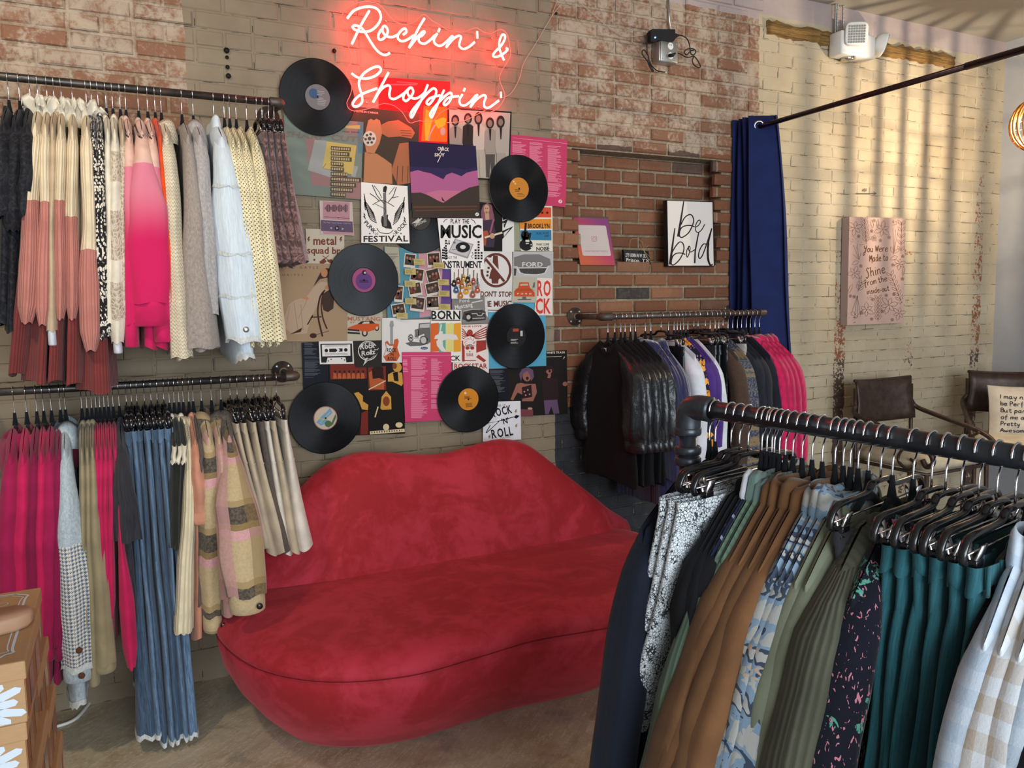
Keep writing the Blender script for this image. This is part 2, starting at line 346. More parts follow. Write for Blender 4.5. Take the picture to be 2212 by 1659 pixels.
struct(MB().box((XL-.2, -7.4, CEIL), (XR+.2, .4, CEIL+.12)).build('ceiling', 'ceil', smooth=False))
# right wall: plaster with a slightly wavy meeting edge
struct(MB().box((XR, -7.4, 0), (XR+.15, .3, CEIL)).build('wall_right', 'plaster', smooth=False))
struct(MB().box((XL-.15, -7.4, 0), (XL, .3, CEIL)).build('wall_left', 'plaster', smooth=False))
NX0, NX1, NZ0, NZ1, ND = 2.0, 2.86, 25.7*HR, 34*HR, .10
wb = MB(); YF = .006                                  # the mortar face lies behind the brick faces
NX0e, NX1e = 1.98, 2.90
for a, b in (((XL, YF, 0), (NX0e, .3, CEIL)), ((NX1e, YF, 0), (XR, .3, CEIL)), ((NX0e, YF, 0), (NX1e, .3, NZ0)), ((NX0e, YF, NZ1), (NX1e, .3, CEIL)), ((NX0e, ND+.006, NZ0), (NX1e, .3, NZ1))):
    wb.box(a, b)
wall = struct(wb.build('wall_back', 'brick', smooth=False))
# wide timber lintel set into the wall top, split by the lamp box
def beam(x0, x1, z0, z1):
    r = random.Random(int(x0*100)); rings = []
    n = 26
    for i in range(n+1):
        x = lerp(x0, x1, i/n); j = lambda: r.uniform(-.007, .007)
        zz = .004*sin(i*.7)
        rings.append([(x, -.012+j(), z0+zz+j()), (x, -.016+j(), lerp(z0, z1, .35)+zz+j()), (x, -.010+j(), lerp(z0, z1, .6)+j()), (x, -.014+j(), z1+zz+j()), (x, .05, z1), (x, .05, z0)])
    return MB().loft(rings, caps=True)
# ---------------- bricks
def brick_mesh(seed, hx_, hz):
    r = random.Random(seed); d = .012; c = .005; vs = []; j = lambda q=.0018: r.uniform(-q, q)
    for sx, sz in ((-1, -1), (1, -1), (1, 1), (-1, 1)): vs.append((sx*hx_+j(), d, sz*hz+j()))
    for sx, sz in ((-1, -1), (1, -1), (1, 1), (-1, 1)): vs.append((sx*hx_+j(), -d+c+j(.001), sz*hz+j()))
    for sx, sz in ((-1, -1), (1, -1), (1, 1), (-1, 1)): vs.append((sx*(hx_-c*1.2)+j(), -d+j(.0012), sz*(hz-c)+j()))
    fs = [(8, 9, 10, 11)]
    for k in range(4): n = (k+1) % 4; fs += [(k, n, 4+n, 4+k), (4+k, 4+n, 8+n, 8+k)]
    return vs, fs
BV = {}
for kind, hw in (('s', LB/2), ('h', LB/4)):
    for ex in (0, 1):
        g = .0068 if ex else .0024
        for k in range(5):
            vs, fs = brick_mesh(k*7+ex*3+(kind == 'h')*50, hw-g, HR/2-g)
            me = bpy.data.meshes.new('brick'); me.from_pydata(vs, [], fs); me.materials.append(MATS['brick']); BV[kind, ex, k] = (me, vs, fs)
rb = random.Random(5); bricks = []
occ = [(0, 235, 660, 760), (0, 880, 690, 1659), (600, 270, 1225, 900), (640, 960, 1420, 1659), (1250, 740, 1790, 1659), (1575, 262, 1695, 720), (1820, 470, 1955, 700), (1240, 470, 1330, 572), (1438, 433, 1542, 576), (745, 10, 1100, 250), (1530, 950, 2212, 1659), (1850, 820, 2212, 1000)]
for r in range(2, 47):
    z = (r+.5)*HR; head = (r % 6 == 2); L = LB/2 if head else LB; off = 0 if head else (r % 2)*LB/2
    i0 = int((-.75)/L)
    for i in range(i0, int(XR/L)+2):
        x = (i+.5)*L-off
        if x-L/2 < -.8 or x+L/2 > XR-.004: continue
        if z > 2.985 and x > 3.1: continue
        inn = NX0 < x < NX1 and NZ0 < z < NZ1-.002
        if NX0-.04 < x-L/2 < NX1 and NZ0 < z < NZ1-.002 or NX0 < x+L/2 < NX1+.02 and NZ0 < z < NZ1-.002: inn = True
        ex = 1 if (1.9 < x < 3.15 and z > 1.0) or (x < .25 and z > 2.18) else 0
        y = (ND if inn else 0)+(.003 if ex else .0085)+rb.uniform(-.002, .002)*(1.8 if ex else .4)
        if inn: ex = 1
        P = proj((x, 0, z)); A = 0
        if -30 < P[0] < 2212 and -20 < P[1] < 1659 and not any(a <= P[0] <= c and b <= P[1] <= d for a, b, c, d in occ):
            a = proj((x-L/2, 0, z-HR/2)); b = proj((x+L/2, 0, z+HR/2)); A = abs((b[0]-a[0])*(b[1]-a[1]))*(1.6 if ex else 1)
        bricks.append((A, x, y+.006, z, 'h' if head else 's', ex, rb.randrange(5), rb.uniform(-.006, .006)*(ex*.8+.2)))
# bricks of the niche jambs and the broken edge around it
for r in range(26, 34):
    z = (r+.5)*HR
    for xs in (NX0-.005, NX1+.005):
        if xs > 2.4 and r < 29: continue
        bricks.append((900, xs+(-.03 if xs < 2.4 else .03)+(r % 2)*.012*(1 if xs < 2.4 else -1), .006, z, 'h', 1, r % 5, 0.))
bricks.sort(key=lambda b: -b[0]); rest = MB()
for k, (A, x, y, z, kd, ex, var, rot) in enumerate(bricks):
    me, vs, fs = BV[kd, ex, var]
    if k < 300:
        o = bpy.data.objects.new('brick', me); C.objects.link(o); o.location = (x, y, z); o.rotation_euler = (0, rot, 0); o.parent = wall
    else:
        rest.add([(x+a, y+b, z+c) for a, b, c in vs], fs)
o = rest.build('brickwork', 'brick', wall, smooth=False); o['kind'] = 'stuff'
for x0, x1 in ((3.2, 3.95), (3.95, 4.74)):
    o = beam(x0, x1, 2.925, 2.995); o = o.build('lintel_timber', 'timber', wall)
# niche ledge of mortar and small drill holes in the painted wall
hm = MB()
for px, py, rr in ((489, 110, .011), (490, 125, .007), (491, 146, .008), (493, 165, .010), (721, 111, .009), (1200, 30, .006)):
    p = W(px, py); hm.lathe([(rr, 0), (rr*.8, .004), (rr*.5, .01)], (p.x, -.0085, p.z), (0, 1, 0), 12)
hm.build('drill_hole', 'black_matte', wall)
# ---------------- flat print: glyphs, shapes in photograph pixels mapped to the wall plane
GL = {}
def glyphs():
    chars = sorted(set("ABCDEFGHIJKLMNOPQRSTUVWXYZabcdefghijklmnopqrstuvwxyz0123456789&'.,°-")); obs = []
    for bold in (0, 1):
        for ch in chars:
            c = bpy.data.curves.new('g', 'FONT'); c.body = ch; c.resolution_u = 2; c.offset = .025 if bold else 0.
            o = bpy.data.objects.new('g', c); C.objects.link(o); obs.append((ch, bold, o, c))
    bpy.context.view_layer.update(); dg = bpy.context.evaluated_depsgraph_get()
    for ch, bold, o, c in obs:
        e = o.evaluated_get(dg); me = e.to_mesh()
        GL[ch, bold] = ([(v.co.x, v.co.y) for v in me.vertices], [tuple(p.vertices) for p in me.polygons]); e.to_mesh_clear()
    for ch, bold, o, c in obs: bpy.data.objects.remove(o); bpy.data.curves.remove(c)
    for b in (0, 1): GL[' ', b] = ([(0, 0), (.28, 0)], [])
glyphs()
CAPH = .69
def text2d(s, bold=0, gap=.06):
    vs, fs, x = [], [], 0.
    for ch in s:
        gv, gf = GL.get((ch, bold), GL[' ', bold]); x0 = min(v[0] for v in gv); x1 = max(v[0] for v in gv); o = len(vs)
        vs += [(x+v[0]-x0, v[1]) for v in gv]; fs += [[o+i for i in f] for f in gf]; x += x1-x0+gap
    return vs, fs, max(x-gap, .01)
class Sh:                       # one sheet on the wall; Z = (x0, y0, scale) of the pixel frame its shapes are given in
    def __init__(s, name, label, cat, quad, col, off, Z=(0, 0, 1), th=.0015, group=None, map=None):
        s.Z, s.off = Z, off+th; s.map = map or W
        q = [s.p(x, y, s.off) for x, y in quad]; c = sum(q, V())/4; s.c = c; b = [v+V((0, th, 0)) for v in q]
        mb = MB().add([*q, *b], [(3, 2, 1, 0), (0, 1, 5, 4), (1, 2, 6, 5), (2, 3, 7, 6), (3, 0, 4, 7), (4, 5, 6, 7)])
        s.o = tag(mb.build(name, col, loc=c, smooth=False), label, cat, group)
    def p(s, x, y, off): return s.map(s.Z[0]+x*s.Z[2], s.Z[1]+y*s.Z[2], -off)
    def pr(s, col, *shapes, name='printed_art'):
        s.off += .0003
        for grp in ([[q] for q in shapes] if len(shapes) <= 4 else [shapes]):
            mb = MB()
            for vs, fs in grp: mb.add([s.p(x, y, s.off)-s.c for x, y in vs], fs)
            mb.build(name, col, s.o, smooth=False)
        return s
def P(*pts): return [p for p in pts], [list(t) for t in tessellate_polygon([[V((x, y, 0)) for x, y in pts]])]
def B(x0, y0, x1, y1): return P((x0, y0), (x1, y0), (x1, y1), (x0, y1))
def E_(cx, cy, rx, ry=None, n=20, a0=0, a1=360):
    ry = ry or rx; return P(*[(cx+rx*cos(R_(lerp(a0, a1, k/n))), cy+ry*sin(R_(lerp(a0, a1, k/n)))) for k in range(n if a1-a0 >= 360 else n+1)])
def L(pts, w, closed=False, sm=0):
    if sm: pts = [(q.x, q.y) for q in crom([(x, y, 0) for x, y in pts], sm, closed)]
    n = len(pts); vs, fs = [], []
    for i, (x, y) in enumerate(pts):
        a = pts[(i-1) % n] if closed or i else pts[i]; b = pts[(i+1) % n] if closed or i < n-1 else pts[i]
        dx, dy = b[0]-a[0], b[1]-a[1]; l = math.hypot(dx, dy) or 1; ww = (w[min(int(i/n*len(w)), len(w)-1)] if isinstance(w, list) else w)/2
        vs += [(x-dy/l*ww, y+dx/l*ww), (x+dy/l*ww, y-dx/l*ww)]
    for i in range(n if closed else n-1): j = (i+1) % n; fs.append([2*i, 2*i+1, 2*j+1, 2*j])
    return vs, fs
def RG(cx, cy, rx, ry, w, n=32): return L([(cx+rx*cos(2*PI*k/n), cy+ry*sin(2*PI*k/n)) for k in range(n)], w, True)
def T(s, x0, y0, x1, y1, h, bold=0, gap=.06, slant=0.):   # baseline from (x0,y0) to (x1,y1), capital height h
    vs, fs, wd = text2d(s, bold, gap); d = V((x1-x0, y1-y0, 0)); n = V((d.y, -d.x, 0)).normalized()*(h/CAPH)
    return [(x0+d.x*(x+slant*y)/wd+n.x*y, y0+d.y*(x+slant*y)/wd+n.y*y) for x, y in vs], fs
def ROWS(x0, y0, x1, y1, n, seed=1, sk=0., fill=.45):      # lines of small print
    r = random.Random(seed); vs, fs = [], []; st = (y1-y0)/n
    for i in range(n):
        if r.random() < .1: continue
        y = y0+i*st; xe = lerp(x0, x1, r.uniform(.55, 1)); o = len(vs); h = st*fill
        vs += [(x0, y), (xe, y+sk*(xe-x0)), (xe, y+h+sk*(xe-x0)), (x0, y+h)]; fs.append([o, o+1, o+2, o+3])
    return vs, fs
def J(*sh):
    vs, fs = [], []
    for v, f in sh: o = len(vs); vs += v; fs += [[o+i for i in q] for q in f]
    return vs, fs
Z1 = (590, 220, .18686); Z2 = (880, 220, .2049); Z3 = (590, 480, .1808); Z4 = (840, 460, .16871); Z5 = (1020, 440, .18077); Z6 = (620, 670, .19289); Z7 = (860, 650, .18682)
ALB, POS = 'album cover', 'poster'
GA, GP = 'record sleeves pinned to the wall', 'printed sheets pinned to the wall'
SK, SK2, HAIR = 'h:a8714e', 'h:8b5a3c', 'h:3a2a22'
# hands sleeve, red sleeve, band sleeve (lowest layer)
s = Sh('album_cover', 'sleeve with gripping hands and wristwatch, LOVE IN C MINOR, under the neon', ALB, ((870, 45), (1700, 130), (1650, 990), (1000, 960)), 'h:3d352a', .008, Z1, .003, GA)
s.pr('h:c9a08c', T('LOVE IN C MINOR', 965, 118, 1215, 140, 20, 1))
s.pr(SK, P((1060, 580), (1200, 600), (1290, 660), (1370, 720), (1380, 950), (1045, 930)), P((1100, 215), (1130, 195), (1165, 215), (1195, 195), (1235, 215), (1250, 280), (1260, 360), (1230, 480), (1170, 600), (1080, 600), (1050, 420)))
s.pr('h:9a5f40', P((1250, 265), (1330, 225), (1450, 210), (1600, 300), (1640, 360), (1600, 425), (1470, 400), (1330, 410), (1260, 370)), P((1460, 480), (1650, 460), (1650, 930), (1440, 960), (1365, 800), (1400, 680)))
s.pr('h:5d3a26', *[L(((1470+i*8, 330+i*28), (1600, 335+i*30)), 7) for i in range(3)], *[L(((1440+i*60, 740), (1430+i*62, 930)), 8) for i in range(3)])
s.pr('h:b9b2a2', E_(1115, 425, 78, 88)); s.pr('h:4a443a', *[E_(1115+46*cos(k), 425+52*sin(k), 15) for k in range(6)], E_(1115, 425, 22))
N1 = (730, 0, .17631); N2 = (730, 130, .17631)
s = Sh('album_cover', 'bright red sleeve with an orange figure directly behind the neon word Shoppin', ALB, ((500, 205), (1375, 262), (1345, 1030), (510, 1010)), 'h:c4161a', .006, N2, .003, GA)
s.pr('h:e8641c', P((1050, 560), (1335, 570), (1335, 1000), (1020, 990))); s.pr('h:f0a02a', P((1080, 600), (1180, 650), (1150, 760), (1100, 980), (1070, 980), (1060, 760)), P((1180, 740), (1290, 700), (1330, 720), (1310, 800), (1230, 840), (1200, 800)))
s.pr('h:9a8f88', E_(1285, 870, 32, 50), L(((1110, 990), (1130, 900), (1190, 790)), 18)); s.pr('h:d5525a', ROWS(640, 290, 1050, 330, 1, 3), L(((720, 265), (980, 285)), 12))
s = Sh('album_cover', 'black and white sleeve with five standing long haired men', ALB, ((425, 62), (1100, 103), (1075, 832), (438, 800)), 'h:1b1918', .010, Z2, .003, GA)
s.pr('h:a89c8e', P((440, 78), (1085, 118), (1060, 818), (450, 788)))
for x, top, hh, suit, leg in ((505, 150, 60, 'h:8d8378', 'h:9a8f84'), (640, 130, 58, 'h:2a2624', 'h:3a3532'), (750, 130, 66, 'h:b3a899', 'h:a59a8c'), (872, 178, 60, 'h:8f857a', 'h:4a4542'), (985, 165, 66, 'h:a0968a', 'h:958b80')):
    s.pr(suit, P((x-55, top+130), (x-20, top+105), (x+25, top+105), (x+70, top+140), (x+75, top+330), (x+55, top+380), (x-45, top+380), (x-60, top+300)))
    s.pr(leg, P((x-45, top+375), (x+52, top+375), (x+45, 800), (x+18, 800), (x+4, top+430), (x-8, 795), (x-38, 795)))
    s.pr('h:2b2422', E_(x, top+45, 42, hh)); s.pr('h:7d6a5c', E_(x-2, top+50, 25, 38)); s.pr('h:221d1c', P((x-12, top+108), (x+14, top+108), (x+6, top+230), (x-4, top+230)))
# top right lyric sheet
def lyric(quad, Z, off, lab, cols, bg='h:b53a5c', ink='h:d98a9c', extra=None):
    s = Sh('lyric_sheet', lab, 'lyric sheet', quad, bg, off, Z, .0015, 'pink and dark lyric sheets'); s.pr(ink, *[ROWS(*c) for c in cols])
    if extra: extra(s)
    return s
lyric(((1060, 342), (1687, 400), (1667, 1112), (1050, 1050)), Z2, .007, 'bright pink lyric sheet at the right edge of the collage', ((1108, 415, 1260, 620, 22, 4, .08), (1288, 425, 1430, 700, 30, 5, .08), (1480, 460, 1630, 1000, 52, 6, .08)),
      extra=lambda s: s.pr('h:ddb9b4', E_(1612, 1050, 20)).pr('h:b53a5c', L(((1606, 1062), (1620, 1036)), 6)).pr('h:d98a9c', L(((1108, 378), (1685, 440)), 4)))
s = Sh('album_cover', 'sleeve of pink clouds over dark hills lettered CRACK SKY', ALB, ((18, 415), (722, 465), (768, 1228), (55, 1222)), 'h:221d3a', .016, Z2, .004, GA)
cl = [(30, 735), (110, 715), (180, 735), (250, 750), (310, 780), (380, 812), (410, 765), (470, 742), (520, 760), (570, 780), (620, 745), (680, 728), (738, 718)]
s.pr('h:a0577e', P(*cl, (752, 900), (752, 1080), (45, 1060))); s.pr('h:2c2448', P(*[(x, y+4) for x, y in cl], (738, 690), (600, 715), (480, 690), (350, 700), (200, 690), (28, 680)))
s.pr('h:b0667c', P((200, 960), (330, 930), (560, 940), (620, 1000), (500, 1070), (250, 1070))); s.pr('h:3a2f28', P((42, 960), (140, 955), (230, 990), (320, 1040), (380, 1065), (460, 1010), (560, 950), (650, 905), (755, 880), (766, 1226), (55, 1220)))
s.pr('h:5a3a2c', P((60, 1100), (740, 1095), (740, 1110), (60, 1120)), P((80, 1140), (720, 1130), (720, 1140), (80, 1155)))
s.pr('h:d6cfc2', T('CRACK', 318, 508, 436, 520, 34, 1), T('SKY', 286, 574, 396, 574, 32, 1), L(((375, 470), (345, 540), (362, 548), (318, 638)), 7), E_(735, 1186, 19)); s.pr('h:221d1c', L(((728, 1196), (742, 1176)), 6), P((360, 1000), (400, 1055), (368, 1040)))
# dark guitarist sleeve and the white star sheet behind it
s = Sh('poster', 'white sheet with black bolts and star shapes beside the guitarist sleeve', POS, ((250, 110), (507, 128), (502, 578), (285, 570)), 'h:cdcac3', .006, Z5, .001, GP)
s.pr('black_ink', P((355, 215), (430, 180), (385, 290)), P((350, 330), (495, 268), (360, 425)), P((360, 150), (420, 175), (370, 200))); s.pr('h:c9c4be', P((375, 345), (450, 300), (380, 395)), T('CK', 362, 290, 395, 230, 26, 1))
s = Sh('album_cover', 'dark sleeve with a long haired guitarist holding a red guitar', ALB, ((-330, -60), (362, 5), (360, 570), (-300, 560)), 'h:1a1614', .008, Z5, .003, GA)
s.pr('h:7a4a58', P((105, 90), (130, 20), (180, -10), (235, 20), (250, 100), (270, 200), (225, 260), (200, 200), (150, 240), (110, 230))); s.pr('h:b08a6c', E_(172, 65, 34, 55), P((150, 110), (200, 110), (205, 190), (160, 195)))
s.pr('h:3a2d3c', P((130, 200), (240, 190), (280, 330), (260, 520), (150, 520))); s.pr('h:9a4a30', P((120, 330), (180, 320), (200, 370), (170, 420), (165, 500), (130, 500))); s.pr('h:c9b8a0', L(((150, 405), (360, 345)), 22)); s.pr('h:b08a6c', E_(240, 385, 30, 34)); s.pr('h:8a5060', L(((255, 190), (215, 350)), 22)); s.pr('h:3a2c26', E_(160, 55, 8, 4), E_(185, 55, 8, 4), E_(172, 100, 12, 4))
# pale green sheet + Brooklyn poster
Sh('poster', 'narrow pale green blank sheet left of the BROOKLYN poster', POS, ((500, 200), (590, 205), (590, 560), (505, 560)), 'h:8b8b74', .007, Z5, .001, GP)
s = Sh('poster', 'striped BROOKLYN music poster with black guitar, MAKE SOME NOISE', POS, ((560, 15), (957, 28), (963, 572), (582, 562)), 'h:d0c9b8', .010, Z5, .001, GP)
s.pr('h:c2482c', P((600, 35), (945, 45), (945, 165), (600, 160))); s.pr('h:cf7f2c', P((565, 190), (945, 180), (948, 300), (570, 300))); s.pr('h:2f6f92', P((575, 318), (945, 312), (948, 440), (580, 432)))
s.pr('black_ink', T('BROOKLYN', 665, 292, 925, 292, 52, 1), T('MUSIC ACAD', 768, 368, 918, 362, 24), T('2017', 862, 398, 918, 396, 22), T('MAKE SOME', 768, 500, 920, 500, 28), T('NOISE', 768, 562, 922, 558, 44, 1), E_(645, 490, 78, 72), E_(632, 375, 50, 52), P((592, 380), (600, 440), (690, 440), (708, 350), (680, 350), (668, 400)), L(((632, 390), (640, 230)), 26))
for x in (838, 898): s.pr('black_ink', P(*[(x+(22 if k % 2 == 0 else 9)*sin(k*PI/5), 108-(22 if k % 2 == 0 else 9)*cos(k*PI/5)) for k in range(10)]))
s.pr('h:c9c4b8', P((636, 432), (682, 430), (684, 456), (638, 458)), P((640, 470), (676, 468), (678, 480), (642, 482)), *[E_(x, y, 8) for x, y in ((705, 490), (728, 478), (706, 522), (728, 512))])
# punk rock festival
s = Sh('poster', 'white PUNK ROCK FESTIVAL poster with winged guitar and horned hands', POS, ((1018, 928), (1553, 975), (1578, 1635), (1020, 1630)), 'h:dcd5cc', .018, Z1, .001, GP)
ink = 'h:2a2626'
s.pr(ink, T('FESTIVAL', 1045, 1618, 1560, 1612, 66, 1), T('PUNK', 1046, 1400, 1168, 1526, 44, 1), T('ROCK', 1432, 1530, 1548, 1412, 44, 1), T('20', 1175, 1540, 1215, 1540, 30), T('22', 1384, 1548, 1424, 1548, 30))
s.pr(ink, *[L(((1200-6*k, 1400-18*k), (1110-8*k, 1330-30*k), (1050+3*k, 1060+32*k)), 9, sm=4) for k in range(7)], *[L(((1385+4*k, 1420-20*k), (1460+8*k, 1340-30*k), (1520-2*k, 1100+30*k)), 9, sm=4) for k in range(7)])
s.pr(ink, P((1275, 985), (1300, 968), (1318, 985), (1305, 1050), (1270, 1040)), P((1255, 1320), (1285, 1330), (1330, 1300), (1325, 1350), (1360, 1400), (1375, 1470), (1300, 1460), (1260, 1440), (1248, 1380)))
s.pr('h:6a6462', P((1272, 1050), (1305, 1050), (1315, 1440), (1280, 1440)))
s.pr(ink, L(((1145, 960), (1200, 1080), (1240, 1130), (1290, 1180)), 8), L(((1120, 1060), (1180, 1100), (1230, 1150)), 8), L(((1425, 985), (1390, 1090), (1330, 1160)), 8), L(((1450, 1095), (1380, 1110)), 7), L(((1165, 965), (1225, 1040), (1255, 1110)), 6), L(((1405, 985), (1340, 1070)), 6), L(((1150, 1190), (1260, 1140), (1400, 1210)), 7, sm=5), L(((1200, 1460), (1240, 1510), (1340, 1520), (1390, 1480)), 7, sm=5), L(((1180, 1180), (1300, 1250), (1260, 1330)), 5, sm=5))
s.pr(ink, *[P((x, y), (x+26, y+40), (x+12, y+36), (x+30, y+90), (x-4, y+48), (x+8, y+46)) for x, y in ((1045, 1275), (1510, 1320))], *[P(*[(x+(13 if k % 2 == 0 else 5)*sin(k*PI/5), 1522-(13 if k % 2 == 0 else 5)*cos(k*PI/5)) for k in range(10)]) for x in (1118, 1478)])
# SHARP CUTS sleeve
s = Sh('album_cover', 'green and pink SHARP CUTS sleeve with a yellow note, left of collage', ALB, ((125, 140), (1045, 235), (1012, 1130), (135, 1062)), 'h:6f776c', .012, Z1, .003, GA)
s.pr('h:8d6a66', P((370, 420), (520, 420), (560, 800), (665, 860), (670, 985), (450, 965)), P((700, 850), (1030, 880), (1012, 1125), (735, 1105)), P((920, 230), (1000, 238), (990, 380), (800, 370))); s.pr('h:56707a', P((975, 232), (1045, 237), (1035, 600), (985, 590)))
s.pr('h:8e8e8a', P((480, 440), (620, 450), (580, 770), (690, 800), (680, 880), (400, 790)), P((930, 740), (985, 745), (950, 870), (900, 860))); s.pr('h:b39a58', P((620, 455), (965, 505), (920, 840), (570, 765)), P((840, 275), (1005, 270), (1005, 312), (830, 305)))
s.pr('h:75655c', T('SHARP CUTS', 135, 400, 1045, 470, 62, 1, slant=.12)); s.pr('h:3b3a38', T('rican bands', 800, 350, 1000, 362, 20), L(((575, 765), (612, 712)), 4))
for i, wd in enumerate((230, 215, 240, 145, 150, 190, 350, 290, 255, 170)):
    y = 512+i*59; s.pr('h:4b3f2e', P((668, y), (668+wd, y+14), (668+wd, y+62), (668, y+46))); s.pr('h:a39274', *[B(676+k*27, y+12+k*1.4, 676+k*27+18, y+38+k*1.6) for k in range(int(wd/27))])
# player card, metal squad bro, seated lady sleeve, red car poster
s = Sh('poster', 'pink music player card with black sound wave, left of the festival poster', POS, ((535, 1140), (915, 1160), (935, 1545), (550, 1530)), 'h:b7a59c', .010, Z1, .001, GP)
s.pr('h:a97c80', P((575, 1148), (885, 1165), (885, 1375), (575, 1355)), P((575, 1495), (925, 1510), (930, 1540), (580, 1525))); s.pr('h:57475a', P((552, 1365), (918, 1385), (925, 1510), (555, 1492)))
rr = random.Random(3); s.pr('h:2c2226', *[B(600+k*12, 1230-h, 607+k*12, 1230+h) for k in range(22) for h in [14+38*abs(sin(k*.55))*rr.uniform(.6, 1)]], L(((590, 1328), (882, 1348)), 4), E_(755, 1340, 6), E_(738, 1460, 27)); s.pr('h:a895a2', P((730, 1445), (756, 1460), (730, 1475)), T('The Music Sounds Better With You', 578, 1400, 898, 1415, 16), P((655, 1458), (680, 1446), (680, 1474)), P((820, 1468), (795, 1454), (795, 1482)))
s = Sh('poster', 'cream sheet lettered metal squad bro in brown', POS, ((388, 78), (850, 90), (850, 505), (405, 495)), 'h:b3a793', .007, Z3, .001, GP)
s.pr('h:6b3524', T('metal', 480, 268, 755, 268, 98, 1, .03), T('squad bro', 405, 372, 868, 380, 78, 1, .03), L(((590, 400), (665, 455)), 8), L(((665, 398), (600, 450)), 8), P((555, 470), (610, 430), (640, 470), (600, 500), (560, 496)), P((640, 455), (700, 440), (715, 475), (700, 500), (650, 470)), E_(493, 450, 13), *[P((x, 175), (x+22, 172), (x+8, 205), (x+26, 204), (x-8, 242), (x+2, 215), (x-14, 214)) for x in (420, 805)])
s = Sh('album_cover', 'tan sleeve of a seated woman in a pale dress on a bentwood chair', ALB, ((20, 485), (892, 500), (886, 1420), (45, 1427)), 'h:967c60', .012, Z3, .003, GA)
s.pr('h:4c3d30', T('CRYSTAL GAYLE', -60, 552, 540, 556, 30, gap=.5), T('FAVORITES', -40, 642, 358, 642, 24, gap=.5))
s.pr('h:3a281f', P((600, 780), (660, 720), (730, 860), (720, 1030), (655, 1075), (600, 1050), (580, 960)), P((560, 610), (600, 560), (640, 548), (700, 560), (660, 660), (560, 680), (480, 770)))
s.pr('h:a48c74', P((560, 715), (660, 710), (680, 800), (600, 850), (540, 980), (460, 1120), (400, 1330), (230, 1340), (140, 1260), (130, 1150), (190, 980), (260, 930), (400, 890), (470, 790))); s.pr('h:8d7660', L(((250, 960), (300, 1320)), 7), L(((330, 980), (360, 1290)), 7), L(((200, 1000), (160, 1220)), 6), L(((420, 900), (300, 1150)), 6))
s.pr(SK, E_(612, 605, 40, 52), P((335, 905), (410, 890), (430, 910), (400, 928)), E_(650, 780, 34, 26)); s.pr('h:3a1f14', L(((620, 810), (560, 900), (535, 1100), (590, 1365)), 20, sm=6), L(((600, 830), (575, 1000), (600, 1160), (645, 1275)), 16, sm=6), L(((450, 1135), (580, 1130)), 14), L(((475, 1110), (410, 1225)), 14), P((55, 1240), (140, 1240), (110, 1280)), P((200, 1340), (330, 1270), (350, 1260), (330, 1310)), E_(480, 1355, 42, 30)); s.pr('h:4f3a34', L(((500, 1350), (670, 1298)), 6))
s = Sh('poster', 'poster of an orange muscle car lettered MUSTANG below the large record', POS, ((888, 1040), (1305, 1060), (1317, 1410), (885, 1420)), 'h:aca28c', .008, Z3, .001, GP)
s.pr('h:a2614a', T('MUSTANG', 890, 1175, 1280, 1180, 46, 1), T('67', 920, 1208, 975, 1208, 20, 1)); s.pr('h:2b2624', P((1000, 1225), (1050, 1185), (1180, 1175), (1230, 1220)), E_(1095, 1325, 36, 42), E_(1240, 1265, 26, 36), P((890, 1270), (1030, 1285), (1040, 1340), (890, 1330))); s.pr('h:b84c22', P((895, 1260), (1000, 1220), (1220, 1210), (1265, 1215), (1270, 1255), (1215, 1285), (1130, 1310), (1060, 1310), (1030, 1285), (890, 1275))); s.pr('h:b9aa98', E_(1095, 1325, 20, 24), E_(1240, 1265, 14, 20), L(((890, 1300), (1060, 1315)), 12), P((1060, 1215), (1085, 1190), (1150, 1188), (1150, 1212)))
# ---------------- collage, lower half
s = Sh('album_cover', 'blue, pink and purple sleeve covered with taped polaroid photos', ALB, ((-60, 428), (800, 500), (800, 1315), (-15, 1380)), 'h:4b7b8a', .008, Z4, .003, GA)
s.pr('h:b08088', P((380, 470), (690, 495), (670, 1300), (395, 1340))); s.pr('h:5d3f7a', P((690, 720), (800, 735), (800, 1260), (660, 1260))); s.pr('h:98917f', P((-50, 430), (125, 440), (150, 900), (-40, 900))); s.pr('h:5b5850', ROWS(-30, 520, 120, 900, 34, 8))
for k, (x, y, a, pw, ph) in enumerate(((270, 610, 6, 75, 90), (575, 600, -4, 85, 95), (360, 800, 8, 88, 92), (570, 810, -14, 88, 98), (335, 975, -10, 85, 88), (560, 970, -12, 90, 85), (370, 1165, 7, 90, 95), (560, 1150, -3, 85, 88), (130, 1035, 4, 55, 105), (125, 1240, -10, 88, 80))):
    c_, s_ = cos(R_(a)), sin(R_(a)); Q = lambda u, v: (x+c_*u-s_*v, y+s_*u+c_*v)
    s.pr('h:bdb3a4', P(Q(-pw, -ph), Q(pw, -ph), Q(pw, ph), Q(-pw, ph))); s.pr('h:3b2c26', P(Q(-pw+12, -ph+12), Q(pw-12, -ph+12), Q(pw-12, ph-32), Q(-pw+12, ph-32)))
    r = random.Random(k); s.pr(r.choice(('h:6a3a30', 'h:4a4038', 'h:5b4d52')), *[E_(*Q(r.uniform(-pw*.5, pw*.5), r.uniform(-10, ph*.35)), 24, 34, 10) for _ in range(3)]); s.pr('h:8f6a54', *[E_(*Q(-pw*.5+i*pw*.5, r.uniform(-ph*.5, -5)), 14, 18, 8) for i in range(3)])
for x, y in ((390, 625), (275, 750), (272, 905), (280, 1130), (700, 885), (706, 1030), (715, 1200), (170, 1315), (640, 670)): s.pr('h:ab9a62', P((x-72, y-38), (x+70, y-34), (x+72, y+42), (x-70, y+38))); s.pr('h:7d6d45', ROWS(x-55, y-24, x+55, y+28, 5, int(x)))
